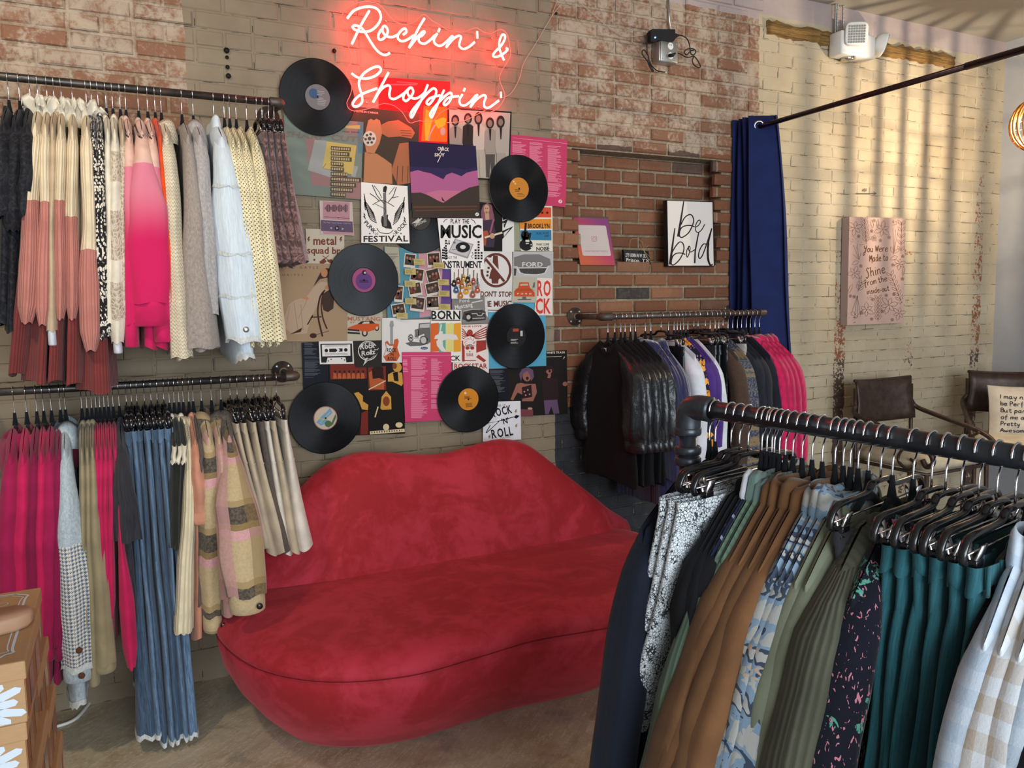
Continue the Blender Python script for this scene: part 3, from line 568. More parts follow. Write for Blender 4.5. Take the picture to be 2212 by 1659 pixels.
s = Sh('poster', 'white PLAY THE MUSIC NOT THE INSTRUMENT poster with a turntable', POS, ((622, 68), (1200, 70), (1225, 722), (688, 715)), 'h:dad3ce', .020, Z4, .001, GP)
s.pr('black_ink', T('PLAY THE', 790, 132, 1028, 136, 56, 1), T('MUSIC', 662, 318, 1188, 318, 160, 1, .05), T('NOT THE', 752, 588, 872, 588, 34), T('INSTRUMENT', 694, 706, 1192, 706, 88, 1, .03))
s.pr('black_ink', *[B(x, y, x+22, y+22) for x, y0 in ((680, 465), (702, 435), (720, 345), (730, 470)) for y in range(y0, 590, 33)], *[B(x, y, x+26, y+24) for x, y0 in ((1098, 465), (1136, 360), (1174, 500)) for y in range(y0, 585, 35)], L(((700, 120), (720, 90), (750, 80)), 8), L(((1050, 80), (1090, 100), (1110, 140)), 8), L(((760, 350), (760, 395)), 5), L(((780, 350), (780, 395)), 5), E_(755, 395, 9), E_(775, 395, 9), L(((1065, 500), (1080, 530), (1055, 560), (1075, 580)), 7))
s.pr('h:8f8a88', P((845, 330), (1085, 400), (1010, 585), (760, 505))); s.pr('h:b3aeac', P((852, 345), (1070, 408), (1002, 560), (778, 492))); s.pr('black_ink', E_(948, 440, 92, 66, 28)); s.pr('h:c9c4c0', E_(948, 436, 36, 26)); s.pr('h:6f6b6a', L(((810, 470), (880, 465)), 8), E_(840, 378, 16))
s = Sh('poster', 'white sheet showing a dozen small colourful guitars', POS, ((795, 702), (1165, 705), (1170, 1098), (803, 1098)), 'h:d4cdc5', .0225, Z4, .001, GP)
for x, y, c in ((835, 905, 'h:2b2a2c'), (888, 870, 'h:8a3a28'), (955, 840, 'h:b78a3a'), (1010, 860, 'h:2f2b2a'), (1085, 880, 'h:9a4a38'), (1130, 920, 'h:8f8f92'), (862, 985, 'h:39507a'), (935, 930, 'h:a5662c'), (992, 1000, 'h:c48a35'), (1035, 940, 'h:b98a50'), (918, 1055, 'h:a8642c'), (1075, 1045, 'h:8d4a3c'), (1135, 985, 'h:a05038')):
    s.pr('h:5f4a3a', L(((x, y-20), (x+4, y-150)), 11)); s.pr(c, E_(x, y+10, 36, 34, 12), E_(x, y-25, 25, 25, 12)); s.pr('h:c9b9a0', E_(x, y, 12, 12, 8))
s = Sh('poster', 'white poster with crossed out guitar head, DONT STOP THE MUSIC', POS, ((60, 565), (478, 575), (490, 1300), (80, 1292)), 'h:c9c4be', .010, Z5, .001, GP)
br_ = 'h:5e3128'
s.pr(br_, RG(285, 795, 170, 192, 30), P((250, 620), (305, 622), (320, 820), (340, 880), (315, 910), (310, 955), (235, 955), (230, 900), (200, 895), (215, 830), (240, 760)), *[E_(x, y, 15) for x, y in ((218, 630), (212, 680), (196, 768), (185, 815), (182, 858))])
s.pr('h:c9c4be', L(((168, 650), (398, 925)), 50)); s.pr(br_, L(((160, 660), (385, 930)), 30), T("DON'T STOP", 100, 1108, 472, 1112, 60, 1, .04), T('THE MUSIC', 95, 1232, 470, 1226, 66, 1, .04), L(((100, 1270), (480, 1278)), 8))
s = Sh('poster', 'grey sheet with a FORD grille drawing', POS, ((488, 570), (970, 576), (966, 897), (490, 880)), 'h:a9a6a4', .012, Z5, .001, GP)
s.pr('h:6e6a68', P((500, 640), (620, 605), (800, 605), (930, 660), (940, 730), (880, 760), (560, 760), (500, 740))); s.pr('h:3d3a3a', P((560, 775), (890, 770), (860, 830), (760, 845), (620, 835), (580, 820)), P((500, 770), (530, 780), (520, 860), (500, 860))); s.pr('h:c4c0bc', T('FORD', 598, 752, 842, 752, 52, 1), L(((530, 745), (560, 820), (640, 848), (780, 850), (870, 830), (915, 742)), 12), L(((560, 768), (890, 764)), 9)); s.pr('h:565352', *[L(((580+i*24, 778), (590+i*22, 836)), 3) for i in range(12)])
s = Sh('poster', 'white sheet lettered RO CK in red halves', POS, ((765, 888), (960, 890), (962, 1335), (743, 1335)), 'h:d3c3ba', .014, Z5, .001, GP)
s.pr('h:c4382c', T('RO', 776, 1098, 938, 1100, 178, 1, .08), T('CK', 758, 1308, 940, 1308, 172, 1, .08))
s = Sh('poster', 'pale sheet with the orange tail of a FORD car', POS, ((490, 880), (775, 880), (770, 1182), (475, 1180)), 'h:a9a290', .016, Z5, .001, GP)
s.pr('h:b54a28', P((565, 940), (675, 938), (688, 1000), (745, 1060), (748, 1110), (505, 1108), (500, 1050), (550, 1000))); s.pr('h:a9a290', P((578, 958), (664, 956), (670, 978), (572, 980))); s.pr('h:5d5a55', P((540, 1140), (710, 1138), (700, 1150), (550, 1152)), P((600, 1112), (645, 1112), (645, 1140), (600, 1140)), P((735, 940), (750, 940), (748, 1000), (720, 1005))); s.pr('h:d9c9b0', T('FORD', 540, 1084, 710, 1084, 16, 1, .6)); s.pr('h:8a3a20', L(((515, 1022), (735, 1022)), 5), L(((505, 1040), (745, 1040)), 4))
s = Sh('poster', 'grey Ford Mustang drawing under the small guitars sheet', POS, ((808, 1098), (1250, 1060), (1287, 1415), (812, 1422)), 'h:77736f', .014, Z4, .001, GP)
s.pr('h:c2bdb8', T('Ford', 905, 1148, 1030, 1140, 46, 1), T('Mustang', 850, 1235, 1075, 1195, 52, 1), L(((1060, 1150), (1200, 1120)), 14), P((1225, 1070), (1260, 1075), (1270, 1340), (1235, 1290))); s.pr('h:3b3836', P((960, 1265), (1060, 1240), (1180, 1235), (1240, 1265), (1240, 1370), (1050, 1390), (940, 1360)), E_(1020, 1335, 52, 60)); s.pr('h:aaa59f', E_(1020, 1335, 26, 30), L(((1060, 1290), (1225, 1285)), 12), E_(1165, 1300, 40, 22), L(((950, 1260), (1060, 1236), (1180, 1232)), 10), L(((1070, 1350), (1225, 1345)), 10)); s.pr('h:3b3836', E_(1165, 1300, 26, 12))
s = Sh('poster', 'poster lettered BORN TO ROCK with a jumping guitarist on coloured stripes', POS, ((378, 103), (732, 103), (730, 710), (388, 710)), 'h:d6d0c7', .018, Z7, .001, GP)
s.pr('black_ink', T('BORN', 382, 210, 722, 212, 96, 1, .05), L(((385, 222), (722, 224)), 10), T('ROCK', 470, 690, 720, 690, 56, 1))
for x0, x1, c in ((380, 470, 'h:c25a2a'), (470, 550, 'h:5b9884'), (555, 642, 'h:c9bd72'), (645, 726, 'h:d0902c')): s.pr(c, P((x0, 262), (x1, 252), (x1, 585), (x0, 590)))
s.pr('h:c9c3bc', P((480, 345), (490, 270), (500, 262), (506, 285), (492, 350), (515, 350), (520, 385), (600, 380), (670, 392), (700, 445), (640, 452), (560, 445), (515, 460), (520, 520), (560, 590), (500, 580), (450, 520), (440, 470), (465, 440), (418, 440), (430, 400), (465, 385)))
s = Sh('poster', 'red line poster of a winged skull lettered ROCKSTAR', POS, ((632, 278), (1042, 265), (1050, 832), (632, 828)), 'h:d4c6bd', .013, Z7, .001, GP)
rd = 'h:93332c'
s.pr(rd, T('ROCKSTAR', 650, 782, 1030, 780, 56, 1, .03), T('TRUE LOVE', 735, 306, 965, 300, 18, 1), *[L(((830, 420), (930, 350+i*22), (1025, 300+i*28)), 12, sm=4) for i in range(5)], *[L(((820, 420), (770, 350+i*22), (738, 320+i*26)), 10, sm=4) for i in range(5)], P((735, 460), (770, 460), (770, 700), (740, 700)), P((900, 460), (1015, 455), (1020, 560), (905, 600)), P((930, 620), (1020, 690), (990, 710), (900, 650)), E_(830, 370, 34, 40))
s.pr('h:d4c6bd', E_(828, 480, 78, 72), E_(828, 560, 60, 62)); s.pr(rd, E_(800, 545, 22, 20), E_(858, 545, 22, 20), P((820, 580), (838, 580), (830, 600)), *[L(((795+i*13, 605), (797+i*13, 640)), 6) for i in range(6)], *[L(((828+70*cos(a), 480+60*sin(a)), (828+40*cos(a+.5), 480+36*sin(a+.5))), 5) for a in [k*.6 for k in range(11)]], L(((760, 690), (900, 690)), 10))
s = Sh('poster', 'white sheet with a pencil drawing of a vintage car and blue Ford oval', POS, ((25, 218), (380, 214), (395, 590), (42, 602)), 'h:c9c4be', .012, Z7, .001, GP)
s.pr('h:5c5a59', P((240, 260), (372, 250), (375, 480), (330, 490), (300, 380), (200, 420), (190, 340), (235, 320)), P((80, 490), (150, 470), (370, 490), (260, 520), (140, 525)), E_(295, 455, 50, 55), E_(145, 430, 32, 45), P((195, 330), (240, 330), (235, 425), (190, 420))); s.pr('h:aaa7a4', E_(295, 455, 32, 38), E_(148, 430, 18, 30), P((255, 270), (365, 262), (365, 308), (250, 312)), L(((120, 425), (260, 440)), 14), *[L(((200+i*9, 338), (198+i*9, 418)), 3) for i in range(4)]); s.pr('h:2f3f66', E_(302, 546, 42, 17)); s.pr('h:c9c4be', T('Ford', 276, 552, 328, 552, 14))
s = Sh('poster', 'white sheet with an orange guitar lettered ROCK N ROLL', POS, ((1065, 88), (1272, 85), (1288, 588), (1062, 588)), 'h:c9c4be', .014, Z6, .001, GP)
s.pr('h:8a8886', P((1158, 120), (1188, 118), (1198, 170), (1190, 185), (1150, 185), (1148, 165)), L(((1170, 180), (1172, 420)), 32)); s.pr('h:b0532c', P((1098, 360), (1125, 340), (1150, 380), (1195, 380), (1200, 330), (1240, 318), (1252, 350), (1235, 420), (1265, 510), (1230, 570), (1110, 572), (1078, 520), (1110, 430))); s.pr('h:c4c0bb', P((1110, 370), (1150, 400), (1190, 400), (1180, 460), (1130, 490), (1085, 520), (1115, 430))); s.pr('black_ink', T('ROCK', 1118, 470, 1225, 470, 44, 1), T('N', 1162, 510, 1192, 510, 30, 1), T('ROLL', 1128, 560, 1225, 560, 36, 1))
# gatefold: lyric panel and concert photographs
lyric(((165, 365), (480, 350), (480, 1330), (200, 1340)), Z6, .007, 'dark blue lyric sheet behind the cassette print', ((195, 368, 340, 500, 16, 7, 0.), (197, 520, 380, 760, 30, 9, 0.)), 'h:14161f', 'h:56585e')
s = Sh('album_cover', 'dark gatefold sleeve with orange lit concert photographs and keyboard player', ALB, ((470, 602), (1302, 585), (1322, 1382), (478, 1412)), 'h:15100e', .010, Z6, .003, GA)
s.pr('h:6e261c', P((482, 610), (890, 602), (895, 765), (486, 775)), P((905, 640), (1105, 625), (1110, 890), (915, 900)), P((835, 1150), (905, 1120), (910, 1390), (820, 1395))); s.pr('h:a3522c', *[P((520+i*52, 700+(i % 3)*12), (545+i*52, 680), (560+i*52, 765), (515+i*52, 770)) for i in range(7)], P((915, 700), (980, 660), (1090, 780), (1085, 890), (930, 880)))
s.pr('h:2a1512', P((950, 660), (1000, 620), (1075, 640), (1085, 780), (1030, 760), (960, 770)), *[E_(540+i*52, 690, 13, 16, 8) for i in range(7)]); s.pr('h:b98a3c', P((1130, 720), (1190, 690), (1290, 700), (1300, 820), (1285, 850), (1180, 800), (1130, 800)), E_(1235, 640, 50, 55), P((750, 930), (800, 915), (850, 960), (850, 1020), (910, 1060), (905, 1120), (840, 1110), (800, 1010)), P((1060, 970), (1110, 905), (1165, 970), (1170, 1110), (1140, 1130), (1075, 1125), (1045, 1100)))
s.pr('h:7a3a22', E_(1112, 1020, 38, 55), E_(1205, 625, 26, 34)); s.pr('h:15100e', P((1185, 700), (1240, 690), (1250, 800), (1200, 790)), P((1010, 1120), (1190, 1110), (1210, 1260), (1010, 1280))); s.pr('h:c9b48c', L(((928, 1375), (1318, 1345)), 36), L(((915, 890), (1105, 790)), 12), L(((985, 1200), (1020, 1080)), 14), E_(1110, 1310, 34, 38), E_(1255, 1285, 40, 30)); s.pr('black_ink', *[L(((950+i*28, 1360-i*2), (952+i*28, 1378-i*2)), 9) for i in range(13)])
s = Sh('poster', 'white sheet with a black cassette tape', POS, ((355, 350), (738, 345), (750, 600), (368, 606)), 'h:d3ccc5', .016, Z6, .001, GP)
s.pr('black_ink', P((372, 378), (728, 374), (735, 580), (665, 585), (655, 528), (455, 532), (440, 588), (384, 588))); s.pr('h:d3ccc5', P((390, 388), (708, 384), (710, 510), (396, 518))); s.pr('black_ink', E_(440, 452, 20), E_(658, 445, 20), P((472, 432), (545, 430), (565, 450), (545, 470), (474, 470)), P((575, 428), (622, 428), (622, 464), (578, 466), (592, 446)), *[L(((425, 392+k*12), (680, 388+k*12)), 3) for k in (0, 1, 8, 9)]); s.pr('black_ink', *[E_(x, y, 7) for x, y in ((462, 568), (494, 550), (612, 543), (645, 558))])
s = Sh('poster', 'black square card lettered Rock and Rollz in white', POS, ((738, 345), (1052, 342), (1060, 636), (772, 640)), 'h:26231f', .018, Z6, .001, GP)
wh = 'h:c4bfb8'
s.pr(wh, RG(905, 455, 105, 105, 10), RG(905, 455, 88, 90, 5)); s.pr('h:26231f', P((800, 440), (1000, 400), (1025, 445), (1000, 505), (830, 520))); s.pr(wh, T('Rock', 820, 440, 985, 420, 56, 1, .02, .15), T('Rollz', 835, 512, 990, 488, 52, 1, .02, .15), L(((870, 400), (890, 350)), 8), L(((915, 395), (935, 350)), 8), P((880, 540), (905, 530), (885, 580), (915, 560), (850, 622), (868, 580)), L(((975, 440), (1010, 445), (1025, 425)), 7))
lyric(((45, 592), (612, 590), (636, 1372), (82, 1402)), Z7, .019, 'large pink lyric sheet in the lower middle of the collage', ((150, 655, 345, 1360, 66, 14, 0.), (382, 670, 510, 1250, 54, 15, 0.), (55, 680, 120, 830, 8, 16, 0.)), 'h:b83a62', 'h:d88aa4', lambda s: s.pr('h:d88aa4', L(((48, 635), (612, 628)), 4)))
Sh('card', 'plain sky blue square sleeve behind the black labelled record', 'record sleeve', ((1030, 20), (1705, -10), (1713, 750), (1050, 785)), 'h:4f95ae', .008, Z7, .002, GA)
s = Sh('album_cover', 'dark live sleeve of two singers lettered WHITE TRASH', ALB, ((1262, 605), (1950, 568), (1962, 1305), (1275, 1342)), 'h:1d1816', .0055, Z7, .0025, GA)
s.pr('h:cbbfb0', T('S WHITE TRASH', 1690, 612, 1926, 606, 22, 1), L(((1690, 650), (1890, 640)), 5), L(((1912, 668), (1926, 645)), 8)); s.pr('h:8d5a4c', P((1300, 1140), (1370, 960), (1420, 945), (1470, 960), (1590, 960), (1605, 1060), (1560, 1160), (1430, 1160), (1440, 1120), (1500, 1110), (1380, 1060), (1330, 1150)), E_(1490, 870, 50, 62), E_(1745, 800, 36, 50), P((1720, 900), (1740, 840), (1770, 850), (1745, 940)), E_(1930, 960, 28, 26))
s.pr('h:5f4760', P((1400, 850), (1430, 790), (1500, 765), (1560, 800), (1570, 880), (1540, 930), (1525, 860), (1490, 810), (1440, 850), (1420, 930)), P((1685, 1150), (1840, 1140), (1865, 1300), (1800, 1310), (1770, 1220), (1740, 1310), (1700, 1310))); s.pr('h:2a1a1c', P((1660, 920), (1720, 890), (1850, 900), (1860, 1140), (1680, 1150)), P((1690, 850), (1710, 770), (1760, 735), (1800, 780), (1800, 900), (1775, 790), (1720, 800)), P((1430, 1000), (1540, 970), (1550, 1110), (1440, 1130)), E_(1494, 895, 16, 20), E_(1752, 812, 14, 16)); s.pr('h:b08a80', *[E_(x, y, 9) for x, y in ((1460, 1050), (1500, 1030), (1520, 1080), (1475, 1090))], E_(1525, 1245, 28, 14)); s.pr('h:6e3a3e', P((1420, 1250), (1560, 1260), (1560, 1335), (1420, 1335)))
lyric(((1052, 790), (1268, 782), (1276, 1182), (1062, 1200)), Z7, .0095, 'dark lyric sheet beside the two singers sleeve', ((1062, 800, 1245, 1060, 30, 21, 0.), ), 'h:15161d', 'h:5a5c62')
s = Sh('poster', "white ROCK 'N' ROLL sheet with a slanted guitar, lowest of the collage", POS, ((985, 1168), (1415, 1157), (1422, 1602), (980, 1628)), 'h:d7d4d7', .012, Z7, .001, GP)
s.pr('h:8f6a34', T('POWER OF', 1085, 1240, 1248, 1212, 26), T('LIVE HARD', 1188, 1605, 1308, 1575, 24), *[P((x, y), (x+24, y-14), (x+8, y+16), (x+28, y+8), (x-6, y+44), (x+4, y+20), (x-10, y+24)) for x, y in ((1355, 1262), (1360, 1430), (1050, 1555))]); s.pr('black_ink', T('ROCK', 1085, 1350, 1322, 1292, 92, 1, .14), T("'N'", 1205, 1428, 1285, 1410, 62, 1), T('ROLL', 1088, 1590, 1332, 1548, 98, 1, .14), L(((1015, 1525), (1065, 1440), (1030, 1415), (1170, 1390), (1020, 1528)), 9), L(((1150, 1395), (1340, 1340)), 9), P((1335, 1345), (1365, 1318), (1405, 1328), (1370, 1362)))
# ---------------- vinyl records
def vinyl():
    m = MT('vinyl'); tg = m.n('Tangent', _direction_type='RADIAL', _axis='Y'); o, x, y, z = m.pos(True)
    r = (x*x+z*z).m('SQRT'); rings = m.noise(m.xyz(r*1., r*0.), 420., 2., .6)
    m.t.links.new(tg.o, m.b.inputs['Tangent'])
    MATS['vinyl'] = m.out((.006, .006, .007), m.ramp(rings, [(.35, (.22,)*3), (.65, (.38,)*3)]), Anisotropic=.85, Specular_IOR_Level=.14)
vinyl()
def record(px, py, off, label, lab, deco):
    c = W(px, py, -off); o = MB().lathe([(.1525, 0), (.1525, -.0008), (.150, -.0016), (.053, -.0014), (.052, -.0008), (.004, -.0008)], (0, 0, 0), (0, 1, 0), 96).build('vinyl_record', 'vinyl', smooth=False)
    o.location = c; tag(o, label, 'record', 'vinyl records on the wall')
    MB().lathe([(.0502, -.0008), (.0502, -.0019), (.0036, -.0019)], (0, 0, 0), (0, 1, 0), 40).build('record_label', lab, o, smooth=False)
    k = .0022
    for col, shapes in deco:
        for vs, fs in shapes:
            MB().add([(x*.05, -k, y*.05) for x, y in vs], [f[::-1] for f in fs]).build('label_print', col, o, smooth=False); k += .0002
    MB().lathe([(.0042, -.0005), (.0042, -k-.0004)], (0, 0, 0), (0, 1, 0), 12).build('spindle_hole', 'black_matte', o)
def yf(sh): return [(x, -y) for x, y in sh[0]], sh[1]
tl = lambda sd=1, x0=-.5, y0=.25, x1=.5, y1=.75, n=5: yf(ROWS(x0, y0, x1, y1, n, sd))
record(686, 210, .024, 'record with a silver grey label at the end of the upper rail', 'h:6d6a6a', [('h:3b5070', [E_(-.3, .25, .4)]), ('h:8f8c8c', [tl(3, -.05, -.5, .7, .7, 9)])])
record(786, 605, .024, 'largest looking record with a pink and purple label', 'h:96466c', [('h:5b3a6c', [E_(0, -.1, .72)]), ('black_ink', [E_(.05, .62, .2), tl(5, -.4, .0, .4, .25, 3)]), ('h:b9b0b0', [E_(.1, .62, .09)])])
record(703, 903, .020, 'record with a cream label of blue clouds beside the beige skirts', 'h:b9aa98', [('h:9a5f52', [RG(0, 0, .97, .97, .06)]), ('h:6a94ac', [P((-.8, -.3), (-.2, .3), (.1, .5), (.4, .85), (.6, .4), (.1, .0), (.2, -.4), (-.4, -.6))]), ('h:4d6440', [P((.2, -.85), (.55, -.3), (.85, .3), (.9, 0), (.6, -.6)), E_(.2, -.5, .28)]), ('h:c4ae70', [L(((-.8, 0), (.1, -.1)), .05), L(((-.5, -.4), (.4, .5)), .05)])])
record(1121, 407.5, .026, 'orange labelled record in front of the top pink lyric sheet', 'h:b9772c', [('h:4f3318', [tl(8, -.45, .1, .1, .35, 2), tl(9, -.2, .45, .6, .8, 5)]), ('h:d9b27c', [E_(-.55, .6, .1), E_(-.4, .42, .09)])])
record(1011.5, 862.5, .028, 'orange labelled record above the sofa, left of ROCK N ROLL sheet', 'h:c07a22', [('h:4f3318', [tl(10, -.4, -.3, .4, 0, 3), tl(11, -.3, .35, .5, .75, 5)]), ('h:dcb98c', [E_(-.3, .6, .12)])])
record(1115, 726.5, .024, 'record with a black label on the sky blue sleeve', 'h:1f1d1d', [('h:9a4034', [B(-.35, .45, .25, .72)]), ('h:b5b0a8', [B(.42, .0, .66, .5), tl(12, -.6, .25, .3, .7, 5)]), ('h:4f95ae', [E_(0, 0, .09)])])
record(906, 471, .0125, 'record lettered LIFESONG half hidden under the CRACK SKY sleeve', 'h:3c3732', [('h:b3ada2', [P((-.75, -.5), (-.2, -.1), (.1, .5), (.25, -.05), (-.1, -.4)), yf(T('LIFESONG', -.45, .75, .62, .28, .2, 1))])])
# ---------------- neon sign
def neon():
    m = MT('neon_tube'); MATS['neon'] = m.out((1, .6, .5), .4, Emission_Color=(1, .034, .026), Emission_Strength=36.)
    m = MT('acrylic'); t = m.n('BsdfTransparent', Color=(.97, .97, .97, 1)); g = m.n('BsdfGlossy', Color=(1, 1, 1, 1), Roughness=.3); q = m.n('MixShader', Fac=.008, i1=t, i2=g)
    m.t.links.new(q.o, m.t.nodes['Material Output'].inputs[0]); MATS['acrylic'] = m.mat
    reg('acryledge', (.9, .2, .18), .3, Emission_Color=(1, .10, .06), Emission_Strength=.7)  # neon light caught in the board edge, put in as emission
    reg('clearwire', 'b89a86', .3)
neon()
NS = [[(385, 130), (270, 330), (170, 540)], [(115, 225), (190, 135), (300, 90), (420, 85), (500, 130), (525, 220), (480, 310), (400, 375), (300, 390), (210, 365), (180, 330), (220, 310), (290, 345), (340, 410), (400, 510), (470, 610), (540, 665), (590, 672), (635, 650)],
 [(530, 360), (495, 430), (505, 482), (545, 480), (595, 430), (610, 370), (580, 320), (550, 335), (550, 390), (590, 440), (660, 455), (735, 425)], [(800, 425), (838, 390), (822, 350), (780, 370), (735, 430), (740, 480), (790, 505), (860, 480), (930, 430)],
 [(1060, 225), (980, 360), (870, 585)], [(872, 585), (960, 470), (1035, 392), (1062, 392), (1030, 435), (988, 460), (1000, 515), (1060, 535), (1130, 490), (1190, 430)], [(1215, 410), (1175, 490), (1200, 545), (1260, 560), (1330, 510), (1400, 440)], [(1245, 350), (1230, 390)],
 [(1410, 440), (1370, 500), (1325, 580)], [(1327, 580), (1400, 490), (1470, 440), (1508, 455), (1490, 520), (1490, 570), (1540, 600), (1610, 570), (1675, 515)], [(1705, 385), (1708, 470)],
 [(2035, 740), (2000, 660), (1975, 580), (1980, 500), (2010, 430), (2045, 435), (2040, 490), (1990, 570), (1920, 640), (1900, 680), (1930, 698), (1990, 680), (2050, 640), (2078, 605), (2058, 588)]]
NS2 = [[(165, 160), (240, 210), (350, 225), (460, 190), (525, 125), (500, 80), (420, 95), (320, 160), (265, 240), (260, 320), (290, 420), (295, 510), (250, 560), (195, 565), (185, 520), (240, 450), (330, 400), (480, 345)],
 [(620, 150), (530, 320), (430, 515)], [(432, 515), (520, 370), (600, 310), (640, 330), (630, 410), (640, 460), (690, 475), (760, 440), (830, 390)], [(880, 340), (820, 400), (800, 470), (835, 500), (890, 450), (922, 390), (905, 340), (872, 345), (850, 390), (880, 450), (940, 470), (1000, 450), (1060, 400)],
 [(1100, 300), (1040, 450), (960, 600), (905, 700), (890, 660), (930, 590), (1010, 500), (1100, 400), (1170, 345), (1205, 380), (1180, 460), (1120, 540), (1085, 520), (1130, 465), (1250, 430)], [(1300, 365), (1230, 520), (1170, 660), (1145, 700), (1130, 660), (1180, 580), (1290, 460), (1370, 400), (1395, 430), (1370, 500), (1320, 550), (1295, 530), (1340, 470), (1400, 450), (1480, 440)],
 [(1525, 420), (1490, 480), (1500, 540), (1550, 555), (1620, 510), (1690, 430)], [(1555, 345), (1540, 380)], [(1710, 420), (1670, 490), (1620, 575)], [(1622, 575), (1700, 480), (1780, 430), (1812, 450), (1790, 520), (1800, 575), (1850, 580), (1910, 540), (1970, 495)], [(1995, 390), (1998, 460)]]
ct = V(W(920, 130, -.03)); nt = thing('neon_sign', "red neon sign reading Rockin' & Shoppin' on clear acrylic", 'neon sign', ct)
for Zn, SS in ((N1, NS), (N2, NS2)):
    for st in SS:
        pts = crom([W(Zn[0]+x*Zn[2], Zn[1]+y*Zn[2], -.052)-ct for x, y in st], 6)
        MB().tube(pts, .0050, 8).build('neon_stroke', 'neon', nt)
oc = [(Zn[0]+x*Zn[2], Zn[1]+y*Zn[2]) for Zn, pp in ((N1, ((45, 200), (70, 260), (110, 330), (120, 400), (108, 500), (140, 600), (165, 680), (158, 770))), (N2, ((105, 130), (120, 190), (160, 270), (170, 360), (140, 450), (108, 520), (130, 590), (200, 625), (300, 610), (430, 580), (560, 530), (690, 560), (790, 640), (850, 740), (900, 772), (1000, 740), (1150, 760), (1250, 650), (1370, 590), (1480, 605), (1620, 640), (1720, 630), (1850, 640), (1960, 590), (2040, 470), (2035, 380), (1990, 280), (1985, 180), (2050, 60))), (N1, ((2110, 700), (2110, 600), (2090, 480), (2060, 400), (2000, 360), (1950, 372), (1880, 410), (1780, 390), (1700, 340), (1620, 360), (1550, 390), (1450, 390), (1330, 360), (1250, 305), (1150, 250), (1070, 180), (1020, 190), (950, 260), (850, 300), (740, 285), (650, 220), (580, 130), (500, 50), (400, 25), (300, 20), (200, 50), (100, 110)))) for x, y in pp]
oc = [(q.x, q.y) for q in crom([(x, y, 0) for x, y in oc], 2, True)]
vs, fs = P(*oc); MB().add([W(x, y, -.044)-ct for x, y in vs], fs).build('acrylic_board', 'acrylic', nt, smooth=False)
e = [W(x, y, -.044)-ct for x, y in oc]; MB().tube(e+[e[0]], .0013, 5).build('board_edge', 'acryledge', nt)
for zx, zy, Zn in ((590, 258, N1), (1885, 465, N1), (355, 518, N2), (1722, 575, N2)): MB().tube([W(Zn[0]+zx*Zn[2], Zn[1]+zy*Zn[2], y)-ct for y in (-.004, -.05)], .004, 10).build('standoff_screw', 'chrome', nt)
cp = [(965, 265), (1000, 262), (1035, 245), (1052, 236)]; cq = [(1085, 212), (1105, 200), (1122, 170), (1132, 135), (1160, 90), (1192, 35), (1215, 5)]
for q_ in (cp, cq, [(1405, 73), (1375, 78), (1345, 78), (1303, 49), (1260, 12), (1225, -20), (1205, 0), (1192, 35)]): MB().tube(crom([W(x, y, -.02)-ct for x, y in q_], 5), .0016, 6).build('cord', 'clearwire', nt)
# ---------------- hand lettering: single stroke letters (x-height 1)
HW = {'a': '9,10 5,10 1,6 2,1 6,1 9,8 9,10;9,10 9,2 11,0', 'b': '1,18 1,0;1,6 5,10 9,6 7,1 1,1', 'c': '9,9 5,10 1,6 2,1 6,0 9,2', 'd': '9,9 5,10 1,6 2,1 6,1 9,6;9,18 9,2 11,0', 'e': '1,5 8,6 8,9 5,10 1,7 2,1 6,0 10,2', 'f': '9,17 6,18 4,14 4,-6;0,9 9,10',
 'h': '1,18 1,0;1,6 5,10 8,8 8,1 10,0', 'i': '2,10 2,1 4,0;2,14 2.5,14.6', 'm': '1,10 1,0;1,7 4,10 6,8 6,0;6,7 9,10 11,8 11,0', 'n': '1,10 1,0;1,7 5,10 8,8 8,1 10,0', 'o': '5,10 1,6 2,1 6,0 9,4 8,9 5,10', 'p': '1,10 1,-8;1,7 5,10 9,6 6,1 1,2', 'r': '1,10 1,0;1,6 4,10 8,9', 's': '8,9 4,10 2,7 7,4 6,0 1,1',
 't': '4,16 4,2 7,0 9,2;0,10 9,11', 'u': '1,10 1,2 4,0 8,3 8,10;8,3 9,0 11,1', 'w': '0,10 2,0 5,7 8,0 11,10', 'y': '1,10 3,3 6,3 9,10;9,10 6,-4 2,-8', 'k': '1,18 1,0;8,10 2,5 9,0', '-': '1,5 7,5', 'I': '2,17 2,0', 'P': '1,0 1,17 7,17 9,13 6,9 1,8', 'B': '1,0 1,17 7,16 7,10 1,9 8,8 8,1 1,0', 'A': '0,0 5,17 10,0;2,6 9,6',
 'Y': '0,17 3,9 8,12;10,18 6,2 2,-8 -2,-9 -2,-4 4,1', 'W': '0,17 3,0 6,14 9,0 12,17', 'M': '0,0 2,16 6,5 10,16 11,-4', 'S': '10,15 6,18 3,14 6,9 6,2 2,-2 -1,1'}
def hand(s, x0, y0, x1, y1, xh, slant=.15, w=4.):
    out, x = [], 0.; glyph = []
    for ch in s:
        if ch not in HW: x += 6; continue
        mx = 0
        for st in HW[ch].split(';'):
            pts = [tuple(float(q) for q in a.split(',')) for a in st.split()]; mx = max(mx, max(p[0] for p in pts)); glyph.append([(x+a, b) for a, b in pts])
        x += mx+2.6
    d = V((x1-x0, y1-y0, 0)); n = V((d.y, -d.x, 0)).normalized()*(xh/10)
    for g in glyph:
        pts = [(x0+d.x*(a+slant*b)/x+n.x*b, y0+d.y*(a+slant*b)/x+n.y*b) for a, b in g]; out.append(L(pts, w, sm=4 if len(pts) > 2 else 0))
    return J(*out)
